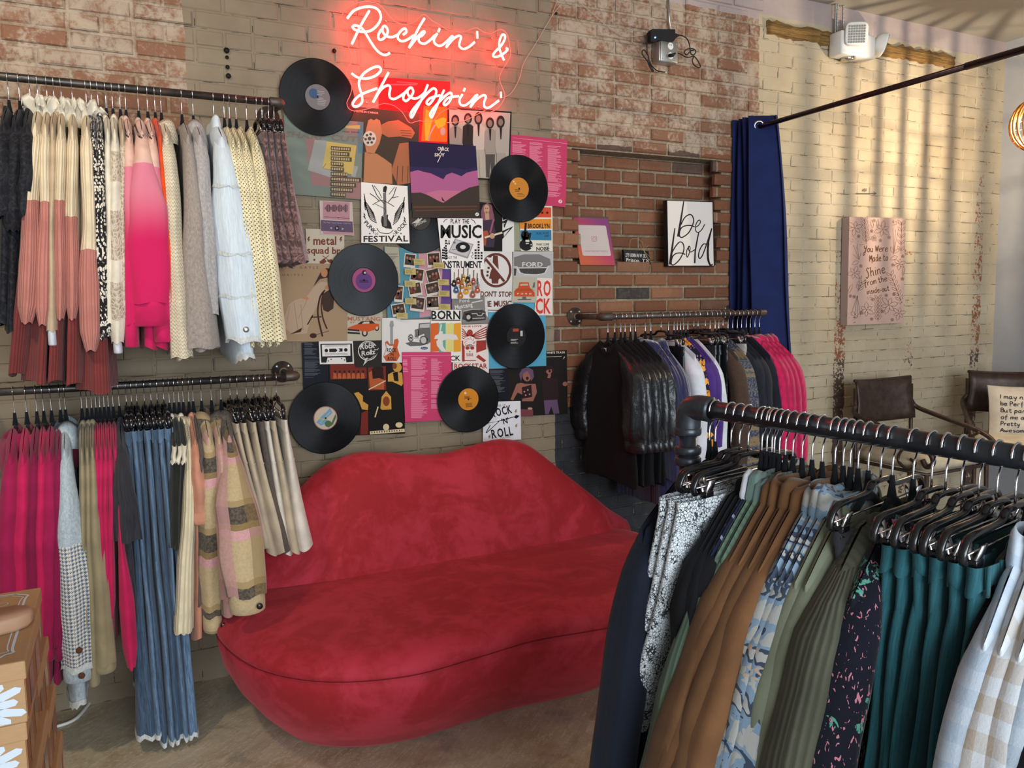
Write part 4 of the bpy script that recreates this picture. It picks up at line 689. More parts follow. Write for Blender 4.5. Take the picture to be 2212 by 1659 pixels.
# ---------------- things on the wall, right half
def lean(yb, zb, yt, zt):
    k = (yt-yb)/(zt-zb)
    def f(px, py, off=0.):
        d = ray(px, py); t = (yb+off+(EYE.z-zb)*k-EYE.y)/(d.y-d.z*k); return EYE+d*t
    return f
ZB = (1430, 420, .10244); ZQ = (1225, 455, .09042); ZV = (1815, 460, .15075)
s = Sh('framed_print', 'black framed white print reading be bold, leaning in the brick niche', 'framed print', ((100, 120), (1080, 150), (1108, 1518), (125, 1518)), 'black_matte', .012, ZB, .03, map=lean(-.002, NZ0, .03, NZ0+.32))
s.pr('h:d0c9c3', P((112, 134), (1062, 164), (1090, 1500), (138, 1500)), name='paper')
bk = 'h:231a20'
s.pr(bk, L(((460, 140), (420, 400), (380, 640), (345, 890)), [22, 34, 42, 56]), L(((400, 640), (470, 500), (560, 430), (630, 440), (668, 540), (640, 660), (560, 810), (450, 895), (390, 900), (365, 830), (400, 720), (480, 665), (600, 655), (690, 685)), 24, sm=5), L(((720, 690), (780, 640), (812, 580), (785, 540), (735, 590), (705, 690), (720, 780), (770, 800), (840, 740), (905, 625)), 20, sm=5),
     L(((272, 710), (240, 940), (205, 1200), (170, 1480)), [22, 34, 44, 56]), L(((215, 1220), (290, 1090), (370, 1005), (430, 1020), (462, 1100), (450, 1210), (380, 1360), (280, 1465), (215, 1485), (195, 1430), (225, 1310), (300, 1245), (400, 1235), (490, 1265)), 24, sm=5), L(((580, 1090), (530, 1160), (520, 1270), (535, 1325), (575, 1240), (595, 1130), (570, 1090), (560, 1150), (600, 1215), (700, 1160)), 20, sm=5),
     L(((775, 800), (735, 1000), (700, 1200), (690, 1450)), [24, 30, 30, 34]), L(((930, 1050), (870, 1050), (800, 1160), (770, 1290), (795, 1350), (850, 1290), (930, 1080), (1050, 715)), 24, sm=5), L(((1050, 715), (985, 1000), (965, 1200), (980, 1400), (1030, 1500), (1065, 1465)), [26, 44, 46, 40, 28], sm=5), name='lettering')
def grad():
    m = MT('sunset_print'); o, x, y, z = m.pos(True); q = x*3.2-z*-1.2+.5
    MATS['sunset'] = m.out(m.ramp(x*2.6+z*2.2+.5, [(.1, hx('b5583c')), (.45, hx('a83e56')), (.85, hx('7a3a6e'))]), .35)
grad()
s = Sh('sign_card', 'pink and orange card with a white panel, leaning left in the niche', 'sign', ((105, 95), (975, 150), (1168, 1308), (325, 1302)), 'h:55483c', .0, ZQ, .002, map=lean(-.005, NZ0, .088, NZ0+.27))
s.pr('sunset', P((140, 160), (970, 188), (1150, 1300), (318, 1296)), name='printed_paper')
s.pr('h:b7aaa6', P((270, 342), (905, 358), (930, 380), (1048, 1058), (1030, 1082), (400, 1078), (370, 1055), (252, 370)), name='white_panel')
s.pr('h:a0707c', T('SHOPBITTERSWEETOFFRISCO', 420, 985, 972, 990, 36), L(((590, 620), (690, 615), (708, 640), (702, 725), (690, 735), (615, 735), (600, 718), (582, 640)), 10, True), RG(648, 672, 30, 32, 10), E_(690, 636, 6), name='lettering')
s = Sh('hanging_sign', 'small black Frisco, TX coordinates block tied with twine in the niche', 'sign', ((1345, 930), (1945, 960), (2010, 1330), (1385, 1322)), 'black_matte', .0, ZQ, .018, map=lean(.03, NZ0, .05, NZ0+.1))
s.pr('h:d5d0cc', T('Frisco, TX', 1415, 1215, 1965, 1245, 84), T("33°9 1.008N-96°49 28.3", 1395, 1100, 1890, 1125, 86), name='lettering')
tw = MB()
for pts in (((1500, 945), (1510, 720), (1600, 670), (1720, 690), (1800, 760)), ((1800, 740), (1830, 960), (1900, 1100), (1975, 1280)), ((1720, 800), (1830, 960)), ((1960, 820), (1840, 950), (2030, 1150)), ((1880, 790), (1835, 950), (2000, 1230))): tw.tube(crom([s.p(x, y, .022)-s.c for x, y in pts], 4), .0009, 5)
tw.build('twine', 'h:a08c60', s.o)
# canvas
s = Sh('canvas_print', 'pink canvas with brown flowers reading You Were Made to Shine', 'canvas', ((132, 55), (930, 75), (905, 1575), (98, 1610)), 'h:a58d86', .004, ZV, .05)
s.pr('h:b3968a', P((134, 58), (928, 78), (903, 1572), (100, 1607)), name='painted_front'); bw = 'h:5b4028'
s.pr(bw, hand('You Were', 340, 560, 690, 550, 52, .1, 11), hand('Made to', 420, 700, 690, 680, 56, .1, 11), hand('Shine', 375, 925, 660, 850, 72, .2, 13), hand('from the', 350, 1050, 685, 970, 48, .1, 10), hand('inside-out', 385, 1165, 710, 1110, 44, .1, 10), name='lettering')
def leaf(x, y, a, l, w=.22):
    c_, s_ = cos(R_(a)), -sin(R_(a)); Q = lambda u, v: (x+c_*u*l-s_*v*l, y+s_*u*l+c_*v*l)
    return L([Q(0, 0), Q(.3, w*.8), Q(.65, w), Q(1, 0), Q(.65, -w), Q(.3, -w*.8)], 5, True)
def flower(x, y, l, rot): return [leaf(x, y, rot+k*60, l*(1 if k % 2 else .8)) for k in range(6)]
def sprig(x0, y0, x1, y1, n, l):
    a = math.degrees(math.atan2(-(y1-y0), x1-x0)); o = [L(((x0, y0), (x1, y1)), 5)]
    for k in range(n):
        t = (k+.5)/n; x, y = lerp(x0, x1, t), lerp(y0, y1, t); o += [leaf(x, y, a+38, l, .16), leaf(x, y, a-38, l, .16)]
    return o
fl = []
for f in ((210, 215, 125, 80), (605, 235, 130, 20), (205, 860, 110, 10), (375, 1390, 120, 30), (695, 1320, 140, 70), (840, 1440, 105, 75), (850, 730, 95, 80), (480, 365, 55, 15)): fl += flower(*f)
for q in ((375, 440, 345, 90, 6, 85), (540, 1560, 540, 1210, 7, 80), (880, 1290, 720, 870, 6, 95), (250, 1130, 310, 990, 3, 90), (870, 590, 880, 130, 5, 90), (760, 600, 770, 560, 1, 110)): fl += sprig(*q)
for x, y in ((160, 1440), (200, 1500), (245, 1500), (290, 1470)): fl.append(L(((x, y), (245, 1180)), 4))
for x, y in ((190, 460), (240, 440), (180, 590), (300, 570)): fl.append(L(((x, y), (270, 670)), 4))
for x, y in ((755, 220), (795, 235), (835, 230)): fl.append(L(((x, y), (770, 560)), 4))
fl += [leaf(445, 90, 280, 130, .13), leaf(540, 90, 265, 130, .13), leaf(110, 1160, 65, 160, .12), leaf(890, 910, 80, 150, .12), leaf(165, 740, 25, 115), leaf(715, 670, 25, 120)]
r = random.Random(4)
for cx, cy, k in ((170, 400, 14), (785, 130, 26), (300, 450, 10), (270, 910, 12), (200, 1500, 30), (850, 1310, 16), (150, 1440, 12), (610, 1330, 10), (420, 1230, 8)): fl += [E_(cx+r.gauss(0, 34), cy+r.gauss(0, 34), 4.5, n=6) for _ in range(k)]
for x, y in ((485, 110), (450, 260), (265, 335), (575, 395), (700, 350), (295, 760), (755, 745), (895, 620), (890, 945), (145, 1190), (200, 1200), (660, 1180), (770, 1165), (465, 1240), (305, 1425), (450, 1520), (605, 1410), (745, 1530)): fl += [leaf(x, y, k*72+20, 26, .3) for k in range(5)]
s.pr(bw, J(*fl), name='flower_drawing')
pm = MB(); 
for vs, fs in (T('49', 1863, 414, 1872, 415, 8), L(((1848, 418), (1892, 418)), 1.2), L(((1887, 414), (1893, 418), (1887, 421)), 1.2)): pm.add([W(x, y, -.0055) for x, y in vs], fs)
pm.build('pencil_mark', 'h:4a4030', wall, smooth=False)
# outlet box with power adapter
ob = thing('outlet_box', 'grey metal outlet box with a white double socket on the brick', 'outlet', (2.5, 0, 2.735))
MB().rbox((-.055, -.06, -.052), (.057, .0, .052), .006).build('box', 'steel', ob); MB().rbox((-.05, -.066, -.05), (.055, -.06, .05), .003).build('cover_plate', 'steel', ob)
for z in (.024, -.022):
    q = MB().lathe([(.0165, -.066), (.0165, -.069), (.002, -.0695)], (.008, 0, z), (0, 1, 0), 20).build('socket', 'white_plastic', ob, smooth=False)
    for dx in (-.005, .005): MB().box((.0072+dx, -.0705, z+.001), (.0088+dx, -.0694, z+.009)).build('slot', 'black_matte', q, smooth=False)
for x, z in ((.008, .045), (.008, -.045), (-.042, -.04), (.047, .04)): MB().lathe([(.003, -.066), (.003, -.068), (.001, -.068)], (x, 0, z), (0, 1, 0), 8).build('screw', 'chrome', ob)
o = MB().tube([W(1443, 0, -.012), W(1445, 30, -.014), W(1447, 66, -.02)], .0065, 8).build('conduit', 'steel', ob, smooth=True); o.location = (-2.5, 0, -2.735)
MB().tube([(-2.5+q.x, q.y, q.z-2.735) for q in (W(1447, 66, -.02), W(1447, 80, -.02))], .0065, 8).build('conduit', 'steel', ob)
ad = thing('power_adapter', 'black power adapter with blue light above the outlet box', 'adapter', W(1432, 76, -.05))
c0 = V(ad.location); AZ = (1370, 40, .07835)
def ap(x, y, yy=-.05): return W(AZ[0]+x*AZ[2], AZ[1]+y*AZ[2], yy)-c0
vs, fs = P((460, 360), (510, 285), (1130, 295), (1135, 400), (1240, 440), (1245, 480), (1150, 540), (1090, 625), (720, 575), (600, 640), (460, 630))
n = len(vs); MB().add([ap(x, y, -.085) for x, y in vs]+[ap(x, y, -.085)+V((0, .035, 0)) for x, y in vs], fs+[[i, (i+1) % n, n+(i+1) % n, n+i] for i in range(n)]).build('adapter_body', 'black_matte', ad, smooth=False)
MB().lathe([(.0035, 0), (.0035, -.003), (.001, -.0035)], ap(575, 525, -.085), (0, 1, 0), 10).build('indicator_light', 'led_blue', ad)
for pts in (((1240, 460), (1340, 480), (1470, 580), (1530, 760), (1560, 960), (1640, 1000), (1700, 900), (1600, 830), (1450, 850), (1385, 930), (1450, 1000), (1560, 890), (1640, 880)), ((1120, 960), (1250, 970), (1400, 1050), (1500, 1070), (1640, 1040), (1600, 1150), (1650, 1280), (1770, 1350), (1825, 1310), (1740, 1140), (1640, 1030)),
            ((450, 440), (390, 460), (360, 520), (355, 900), (390, 1050), (420, 1180), (500, 1320), (640, 1440), (850, 1480)), ((360, 1000), (290, 880), (230, 880), (220, 980), (320, 1120), (420, 1250), (530, 1440), (490, 1440), (390, 1250), (370, 1130))):
    MB().tube(crom([ap(x, y, -.06) for x, y in pts], 5), .0028, 6).build('cord', 'black_matte', ad)
MB().tube([ap(960, 1020, -.075), ap(1060, 1010, -.095), ap(1130, 960, -.085)], [.008, .009, .004], 10).build('plug', 'black_matte', ad); MB().tube([ap(850, 1480, -.06), ap(940, 1495, -.06)], .0028, 8).build('jack', 'chrome', ad)
# emergency light
el = thing('emergency_light', 'white emergency light with two lamp heads below the ceiling', 'emergency light', (3.79, 0, 2.92))
MB().rbox((-.135, -.10, -.065), (.135, -.005, .065), .012).build('housing', 'white_plastic', el)
def head(c, d, sq, nm):
    d = V(d).normalized(); Mx = d.to_track_quat('Z', 'Y').to_matrix().to_4x4(); Mx.translation = V(c)
    h = MB().loft([[Mx@V((r*sgn(cos(a))*abs(cos(a))**sq, r*sgn(sin(a))*abs(sin(a))**sq, z)) for a in [2*PI*k/28 for k in range(28)]] for r, z in ((.02, -.055), (.042, -.045), (.056, -.025), (.062, -.005), (.062, .004), (.056, .006))], caps=True).build(nm, 'white_plastic', el)
    mb = MB()
    for i in range(7):
        for j in range(7): mb.box((-.048+i*.0137, -.048+j*.0137, .006), (-.038+i*.0137, -.038+j*.0137, .0095), Mx)
    mb.build('lens', 'lens', h, smooth=False)
def sgn(x): return 1 if x >= 0 else -1
reg('lens', (.55, .52, .46), .12, .9)
head((-.07, -.14, .035), (-.55, -1, -.1), .45, 'lamp_head'); head((.19, -.10, .02), (.8, -.5, -.25), .8, 'lamp_head')
MB().lathe([(.004, 0), (.004, -.003)], (-.02, -.085, -.066), (0, 0, 1), 8).build('indicator_light', 'led_red', el)
MB().lathe([(.045, 0), (.03, -.02)], (-.03, -.05, -.064), (0, 0, 1), 16).build('test_lens', 'lens', el)
for x in (-.10, -.085, -.04):
    mb = MB()
    for k in range(24): mb.lathe([(.005, 0), (.0068, .003), (.005, .006)], (x, -.02, .06+k*.007), (0, 0, 1), 8, False)
    mb.build('conduit', 'steel', el)
# curtain and rod
XC, ZC = 3.02, 2.40
ro = MB().tube([(XC, .0, ZC), (XC, -1.28, ZC)], .0125, 12).tube([(XC, -1.26, ZC), (XC, -3.05, ZC)], .0148, 12).build('curtain_rod', 'rod', loc=(XC, -1, ZC)); tag(ro, 'dark bronze curtain rod running out from the wall under the ceiling', 'curtain rod')
cu = thing('curtain', 'navy blue grommet curtain pushed against the brick wall', 'curtain', (XC, -.1, 0))
top = [(2.955, -.012), (3.065, -.028), (2.97, -.045), (3.07, -.062), (2.97, -.080), (3.072, -.098), (2.972, -.118), (2.985, -.125), (3.105, -.178), (3.09, -.19)]
bot = [(2.95, -.012), (3.08, -.04), (2.955, -.07), (3.09, -.10), (2.955, -.13), (3.10, -.17), (2.96, -.21), (2.98, -.235), (3.15, -.33), (3.13, -.35)]
rings = []
for k in range(30):
    z = lerp(2.455, .06, k/29); t = (k/29)**.8
    cur = crom([(lerp(a[0], b[0], t)+.006*sin(k*.5+i*1.3), lerp(a[1], b[1], t), z) for i, (a, b) in enumerate(zip(top, bot))], 5)
    rings.append([p-V((XC, -.1, 0)) for p in cur])
o = MB().loft(rings, closed=False).build('curtain_panel', 'curtain', cu); md = o.modifiers.new('s', 'SOLIDIFY'); md.thickness = .003
mb = MB(); gp = lambda i: (V((*top[i], 0))+V((*top[i+1], 0)))/2
for i in (7,):
    a, b = V((*top[i], 0)), V((*top[i+1], 0)); d = (b-a).normalized(); nn = V((d.y, -d.x, 0)); c = V((XC, (lerp(a.y, b.y, (XC-a.x)/(b.x-a.x))), ZC+.002))-V((XC, -.1, 0))
    mb.lathe([(.019, .004), (.019, .007), (.024, .009), (.030, .006), (.031, .003)], c, nn, 28, False)
mb.build('grommet', 'chrome_clip', cu)
MB().loft([[V((lerp(top[7][0], top[8][0], t), lerp(top[7][1], top[8][1], t)-.0035, z))-V((XC, -.1, 0)) for t in (0, .3, .6, 1)] for z in (2.352, 2.349)], closed=False).build('hem_stitch', 'black_matte', cu)
# ---------------- woven pendant lamp
LC = V((4.30, -.79, 2.385)); LR = .125
lp = thing('pendant_lamp', 'round woven wicker pendant lamp glowing at the right edge', 'lamp', LC)
m = MT('wicker'); MATS['wicker'] = m.out(hx('b07a3a'), .6)
reg('bulb', (1, .8, .5), .4, Emission_Color=(1, .62, .25), Emission_Strength=60.)
for k in range(24):
    a = 2*PI*k/24; MB().tube([(LR*sin(b)*cos(a), LR*sin(b)*sin(a), LR*1.08*cos(b)) for b in [lerp(.18, PI-.18, i/10) for i in range(11)]], .0056, 5).build('rib', 'wicker', lp)
for k in range(9):
    b = lerp(.35, PI-.35, k/8); MB().tube([(LR*1.015*sin(b)*cos(a), LR*1.015*sin(b)*sin(a), LR*1.08*cos(b)+.004*sin(5*a+k)) for a in [2*PI*i/28 for i in range(29)]], .0011, 5, False).build('weave_ring', 'wicker', lp)
MB().lathe([(.006, -.055), (.022, -.045), (.028, -.02), (.02, .01), (.012, .03)], (0, 0, 0), (0, 0, 1), 16).build('bulb', 'bulb', lp); MB().tube([(0, 0, .03), (0, 0, CEIL-LC.z)], .004, 6).build('cord', 'black_matte', lp)
l = light('lamp_bulb', 'POINT', (0, 0, -.012), 66, (1, .82, .58), shadow_soft_size=.005); l.parent = lp
bpy.data.objects['lamp_bulb'].location = (0, 0, -.07)
# ---------------- lip shaped sofa
def suede():
    m = MT('red_suede'); o, x, y, z = m.pos(True); a = m.noise(o, 3.2, 4., .62, 1.3); b = m.noise(o, 16., 4., .65, .9); f = m.noise(o, 300., 2.)
    k = (a*.68+b*.32).st(.42, .60)
    MATS['suede'] = m.out(m.mix(k, hx('960f1b'), hx('ae2537')), .82, b*.6+f*.25, .25, .006, Sheen_Weight=.22, Sheen_Roughness=.4, Sheen_Tint=(1, .25, .28, 1))
suede()
sf = thing('lips_sofa', 'red suede sofa shaped like a pair of lips against the wall', 'sofa', (1.19, -.6, 0))
so = V((1.19, -.6, 0))
out = [(.235, -.42), (.255, -.66), (.34, -.88), (.50, -1.04), (.72, -1.115), (.95, -1.10), (1.17, -1.075), (1.40, -1.10), (1.65, -1.115), (1.88, -1.04), (2.05, -.88), (2.13, -.66), (2.15, -.42), (2.08, -.2), (1.85, -.11), (1.19, -.10), (.52, -.11), (.3, -.2)]
oc_ = crom([(x, y, 0) for x, y in out], 5, True)
def ring(ins, z, und=0.):   # inset outline; und = undercut of the front towards the floor
    r = []
    for p in oc_:
        c = V((1.19, -.45, 0)); d = p-c; x = 1.19+d.x*(1-ins); y = -.45+d.y*(1-ins)
        if y < -.45: y = -.45+(y+.45)*(1-und)
        x = 1.19+(x-1.19)*(1-und*.45); r.append(V((x, y, z))-so)
    return r
MB().loft([ring(.0, .0, .46), ring(0, .02, .42), ring(0, .10, .27), ring(0, .19, .13), ring(0, .27, .045), ring(0, .34, .01), ring(.004, .385, 0)], caps=True).build('base', 'suede', sf)
MB().loft([ring(.006, .384, 0), ring(0.0, .39, 0), ring(.004, .41, 0), ring(.03, .432, 0), ring(.09, .449, 0), ring(.2, .457, 0), ring(.45, .46, 0), ring(.7, .461, 0), ring(.94, .461, 0)], caps=True).build('seat', 'suede', sf)
MB().tube([p+V((0, 0, .3855)) for p in ring(-.001, 0)[:66]], .0009, 5).build('seam', 'h:6a0f18', sf)
tp = [(.17, .43), (.30, .53), (.45, .65), (.58, .76), (.69, .855), (.83, .905), (.97, .895), (1.13, .868), (1.25, .868), (1.38, .89), (1.50, .903), (1.62, .875), (1.72, .805), (1.82, .72), (1.94, .62), (2.07, .515), (2.20, .43)]
tc = crom([(x, 0, z) for x, z in tp], 3); rings = []
for p in tc:
    h = p.z-.30; e = min(1, min(p.x-.15, 2.22-p.x)/.25); th = lerp(.05, .17, e**.6)
    yb = -.075; yf = lambda t: lerp(-.40, -.19, t)*1.0
    sec = [(yb, 0), (yb, .5), (yb-.005, .85), (yb-.03, .97), (yb-.07, 1.0), (-.20, .97), (-.245, .88), (-.28, .72), (-.325, .5), (-.37, .28), (-.40, .0)]
    rings.append([V((p.x, yb+(y-yb)*(.35+.65*e), .30+h*t))-so for y, t in sec])
MB().loft(rings, caps=True).build('backrest', 'suede', sf)
# ---------------- iron armchairs with linen cushions, printed pillow
def armchair(label, loc, rz, seat_top=.66):
    t = thing('armchair', label, 'chair', loc, rz, 'iron armchairs in the corner'); sz = seat_top-.07
    rr = []
    for i in range(13):
        a = lerp(-1, 1, i/12); x = a*.235; y = .22-.05*(1-a*a)*-1-.0; y = .20+.05*(1-a*a)
        tz = 1.03+.012*a*a; bz = .80-.01*(1-a*a)
        wv = .012*sin(PI*2*.5)
        rr.append([V((x*(1+.03*s_), y+.03*(1-q), lerp(bz, tz, 1-q))) for q, s_ in ((0, 0), (.2, -1), (.5, -1), (.8, 1), (1, .6))])
    o = MB().loft([list(r) for r in zip(*rr)], closed=False).build('backrest', 'bronze', t); md = o.modifiers.new('s', 'SOLIDIFY'); md.thickness = .012
    MB().tube([V(r[0]) for r in rr], .009, 8).build('back_rail', 'bronze', t)
    for s_ in (-1, 1):
        MB().tube(crom([(s_*.235, .22, .90), (s_*.262, .20, .86), (s_*.268, .05, .82), (s_*.27, -.18, .765), (s_*.268, -.27, .71), (s_*.262, -.285, .66), (s_*.262, -.25, .635), (s_*.262, -.225, .67)], 5), .0135, 8).build('armrest', 'bronze', t)
        MB().tube(crom([(s_*.255, -.19, .765), (s_*.255, -.10, .70), (s_*.255, -.08, .64), (s_*.255, -.14, .60), (s_*.255, -.18, .64), (s_*.255, -.15, .66)], 5), .008, 8).build('scroll', 'bronze', t)
        MB().tube([(s_*.235, .225, 1.0), (s_*.235, .215, .62), (s_*.24, .23, 0)], .0115, 8).build('leg', 'bronze', t)
        MB().tube([(s_*.245, -.24, sz), (s_*.25, -.245, .3), (s_*.25, -.255, 0)], .0115, 8).build('leg', 'bronze', t)
    MB().tube([(-.24, .215, sz), (-.245, -.24, sz), (.245, -.24, sz), (.24, .215, sz), (-.24, .215, sz)], .010, 6).build('seat_frame', 'bronze', t)
    g = []
    for j in range(9):
        v = j/8*2-1; g.append([V((.235*u*(1-.04*v*v), -.02-.215*v*(1-.04*u*u), sz+.012+.055*(max(0, (1-abs(u)**3)*(1-abs(v)**3)))**.6)) for u in [k/8*2-1 for k in range(9)]])
    o = MB().loft(g, closed=False).build('cushion', 'linen', t); md = o.modifiers.new('s', 'SOLIDIFY'); md.thickness = .05; md.offset = 1 if 0 else -1
    return t
armchair('brown iron armchair with linen cushion, back to the painted brick wall', (3.94, -.43, 0), 0)
armchair('brown iron armchair in the corner carrying the lettered pillow', (4.70, -.52, 0), R_(-49))
fd = V((-.75, -.66, 0)); sd = V((.66, -.75, 0))
pl = thing('throw_pillow', 'cream pillow lettered I may not be Perfect on the corner chair', 'pillow', V((4.70, -.52, .665))+fd*-.03, math.atan2(sd.y, sd.x))
def psurf(u, v, f=1): return V((u*.15*(1+.05*v*v), -.0-f*(.012+.06*((1-u*u)*(1-v*v))**.55)-.09+.06*(v+1)*.8, .155+v*.15*(1+.05*u*u)))
for nm, f in (('cover', 1), ('cover_back', -1)):
    MB().loft([[psurf(i/10*2-1, j/10*2-1, f) for i in range(11)] for j in range(11)], closed=False).build(nm, 'pillow', pl)
mb = MB()
for i, (tx, w) in enumerate((('I may not', 1.0), ('be Perfect', 1.08), ('But parts', 1.0), ('of me are', .98), ('Pretty', .6), ('Awesome', .85))):
    vs, fs = hand(tx, -.66, i*.25-.58, -.66+w*1.05, i*.25-.58, .085, .05, .022); mb.add([psurf(x, -y)+V((0, -.003, 0)) for x, y in vs], fs)
mb.build('lettering', 'black_ink', pl, smooth=False)
# ---------------- shoe boxes and sandal
m = MT('kraft_card'); o, x, y, z = m.pos(True); n = m.noise(m.xyz(x*8, y*8, z*60), 6., 3.); MATS['kraft'] = m.out(m.mix(n, hx('a07c54'), hx('b08b62')), .7, n, .08, .002)
m = MT('kraft_side'); o, x, y, z = m.pos(True); n = m.noise(m.xyz(x*60, y*60, z*6), 4., 3.); MATS['kraft2'] = m.out(m.mix(n, hx('8a5a38'), hx('9a6842')), .5, n, .15, .002)
reg('whiteprint', 'c3cdd6', .5); reg('clearwrap', 'a58264', .15)
def shoebox(x0, y0, z0, w, d, h, label, rz=0.):
    t = thing('shoe_box', label, 'shoe box', (x0, y0, z0), rz, 'stacked printed shoe boxes')
    a = MB(); a.rbox((-w+.004, 0, 0), (-.004, d, h-.03), .002); a.build('box', 'kraft', t, smooth=False)
    MB().rbox((-w, -.004, h-.034), (0, d+.004, h), .003).build('lid', 'kraft', t, smooth=False)
    MB().box((-.0039, .004, .004), (-.0028, d-.004, h-.034)).build('side_panel', 'kraft2', t, smooth=False)
    for yy in (.06, .17): MB().loft([[V((-.0022, yy+.05*k/4+.008*sin(k*2+z), z)) for k in range(5)] for z in (.006, h*.3, h*.6, h-.04)], closed=False).build('tape', 'clearwrap', t)
    # printed scroll frame on the lid, petals on the front
    mb = MB(); fr = [(-w+.02, .018), (-.07, .018), (-.045, .026), (-.034, .040), (-.022, .045), (-.026, .07), (-.026, d-.07), (-.022, d-.045), (-.04, d-.03), (-.06, d-.02), (-w+.02, d-.02)]
    for off, wd in ((0, .005), (.009, .0025)):
        vs, fs = L([(x-off, y+(off if y < d/2 else -off)) for x, y in fr], wd, sm=3); mb.add([(x, y, h+.0006) for x, y in vs], fs)
    for x, y, l in ((-.09, .09, .03), (-.10, .13, .035), (-.09, .17, .03)): vs, fs = L([(x, y), (x+l, y+.012), (x+l*.9, y+.03), (x-.01, y+.02)], .002, True, 3); mb.add([(a, b, h+.0006) for a, b in vs], fs)
    mb.build('lid_print', 'whiteprint', t, smooth=False)
    mb = MB(); cx, cz = -.088, (h-.034)*.45
    for k in range(9):
        a = R_(-75+k*20); l = .055+.014*(k % 2)
        vs, fs = P(*[(cx+.018*cos(a)+l*u*cos(a)-v*sin(a), cz+(.016*sin(a)+l*u*sin(a)+v*cos(a))*.8) for u, v in ((0, -.002), (.5, -.009), (.9, -.008), (1, 0), (.9, .008), (.5, .009), (0, .002))]); mb.add([(x, -.0005, min(max(z, .003), h-.036)) for x, z in vs if 1], fs)
    mb.build('petal_print', 'whiteprint', t, smooth=False)
    return t
for i, nm in enumerate(('topmost', 'second', 'third', 'fourth', 'fifth', 'sixth', 'seventh', 'lowest')):
    shoebox(-.184-.006*(i % 2), -1.752+.004*(i % 3), .9-.1125*(i+1), .19, .275, .1125, 'top printed kraft shoe box with a sandal on its lid' if i == 0 else f'printed kraft shoe box, {nm} from top of the front stack' if i < 7 else 'printed kraft shoe box at the floor of the front stack', R_(1.2*(i % 2)))
for i, nm in enumerate(('topmost', 'second', 'third', 'fourth', 'fifth', 'sixth', 'lowest')):
    shoebox(-.208+.007*i*(1 if i < 4 else .7), -1.455, .85-.1214*(i+1), .19, .275, .1214, f'brown shoe box, {nm} of the rear stack near the hoodies', 0)
sd_ = thing('sandal', 'tan footbed sandal lying on the top shoe box lid', 'sandal', (-.30, -1.60, .9015), R_(24))
pr = [(-.12, .026), (-.09, .036), (-.03, .034), (.03, .036), (.08, .041), (.105, .033), (.12, .012)]
def so_ring(z, k): return [V((x*k, w*k, z)) for x, w in [(-.126, 0)]+pr]+[V((x*k, -w*k, z)) for x, w in pr[::-1]]
reg('tanleather', 'a98468', .5); reg('redprint', 'c4553a', .5)
MB().loft([so_ring(0, .95), so_ring(.006, 1), so_ring(.024, 1), so_ring(.028, .96)], caps=True).build('footbed', 'tanleather', sd_)
MB().box((.02, -.012, .0282), (.06, .012, .0288)).build('brand_stamp', 'redprint', sd_, smooth=False)
o = MB().tube(crom([ZP(x, y, .006) for x, y in ((40, 1590), (120, 1570), (160, 1555), (185, 1530), (205, 1500), (222, 1470))], 6), .006, 8).build('floor_cable', 'white_plastic', loc=ZP(160, 1555, .006)); tag(o, 'white cable curving over the floor under the pink hoodies', 'cable')
# ---------------- clothes rails
class Rail:
    def __init__(s, P0, d, r, name): s.P0, s.d, s.r, s.name = V(P0), V(d).normalized(), r, name; s.n = V((s.d.y, -s.d.x, 0)); s.rz = math.atan2(s.n.y, s.n.x)
    def at(s, px):
        lo, hi = -2.0, 4.0
        for _ in range(50):
            m_ = (lo+hi)/2
            if proj(s.P0+s.d*m_)[0] < px: lo = m_
            else: hi = m_
        return s.P0+s.d*lo
ZA, ZL, ZR = 2.262, 1.246, 1.442
RA = Rail((0, -.25, ZA), (1, 0, 0), .0134, 'upper left rail'); RB = Rail((0, -.25, ZL), (1, 0, 0), .0134, 'lower left rail'); RC = Rail((2.0, -.27, ZR), (1, 0, 0), .0134, 'rail by the blue curtain')
D0, D1 = V((1.179, -1.929, 1.259)), V((1.315, -2.537, 1.237)); RD = Rail(D0, D1-D0, .021, 'front rack')
def flange(t, c, ax, nm='flange'):
    f = MB().lathe([(.044, 0), (.044, -.007), (.024, -.010), (.021, -.028), (.0165, -.030)], c, ax, 28).build(nm, 'iron', t)
    ax = V(ax); a = ax.cross(V((0, 0, 1)) if abs(ax.z) < .9 else V((1, 0, 0))).normalized(); b = ax.cross(a)
    for k in range(4): q = V(c)+(a*cos(PI/4+k*PI/2)+b*sin(PI/4+k*PI/2))*.033; MB().lathe([(.0062, -.006), (.0062, -.010), (.002, -.011)], q, ax, 10).build('screw', 'steel', f)
def wallrail(name, label, x0, x1, y, z, mat_='pipe'):
    t = thing(name, label, 'clothes rail', (x1, 0, z)); o = V((x1, 0, z)); p = lambda *a: V(a)-o
    MB().tube([p(x0, y, z), p(x1, y, z)], .0134, 14).build('rail_pipe', mat_, t)
    for xe in (x0, x1):
        if xe < -.75: continue
        sg = -1 if xe == x0 else 1
        MB().tube([p(xe, -.01, z), p(xe, y+.03, z)], .0134, 12).build('stub_pipe', mat_, t)
        MB().tube(crom([p(xe-sg*.035, y, z), p(xe-sg*.008, y, z), p(xe+sg*.004, y+.01, z), p(xe, y+.04, z)], 4), .0185, 12).build('elbow', 'iron', t)
        flange(t, p(xe, .002, z), (0, 1, 0))
    return t
wallrail('pipe_rail', 'dark iron pipe rail high on the left wall holding pale clothes', -.9, .575, -.25, ZA)
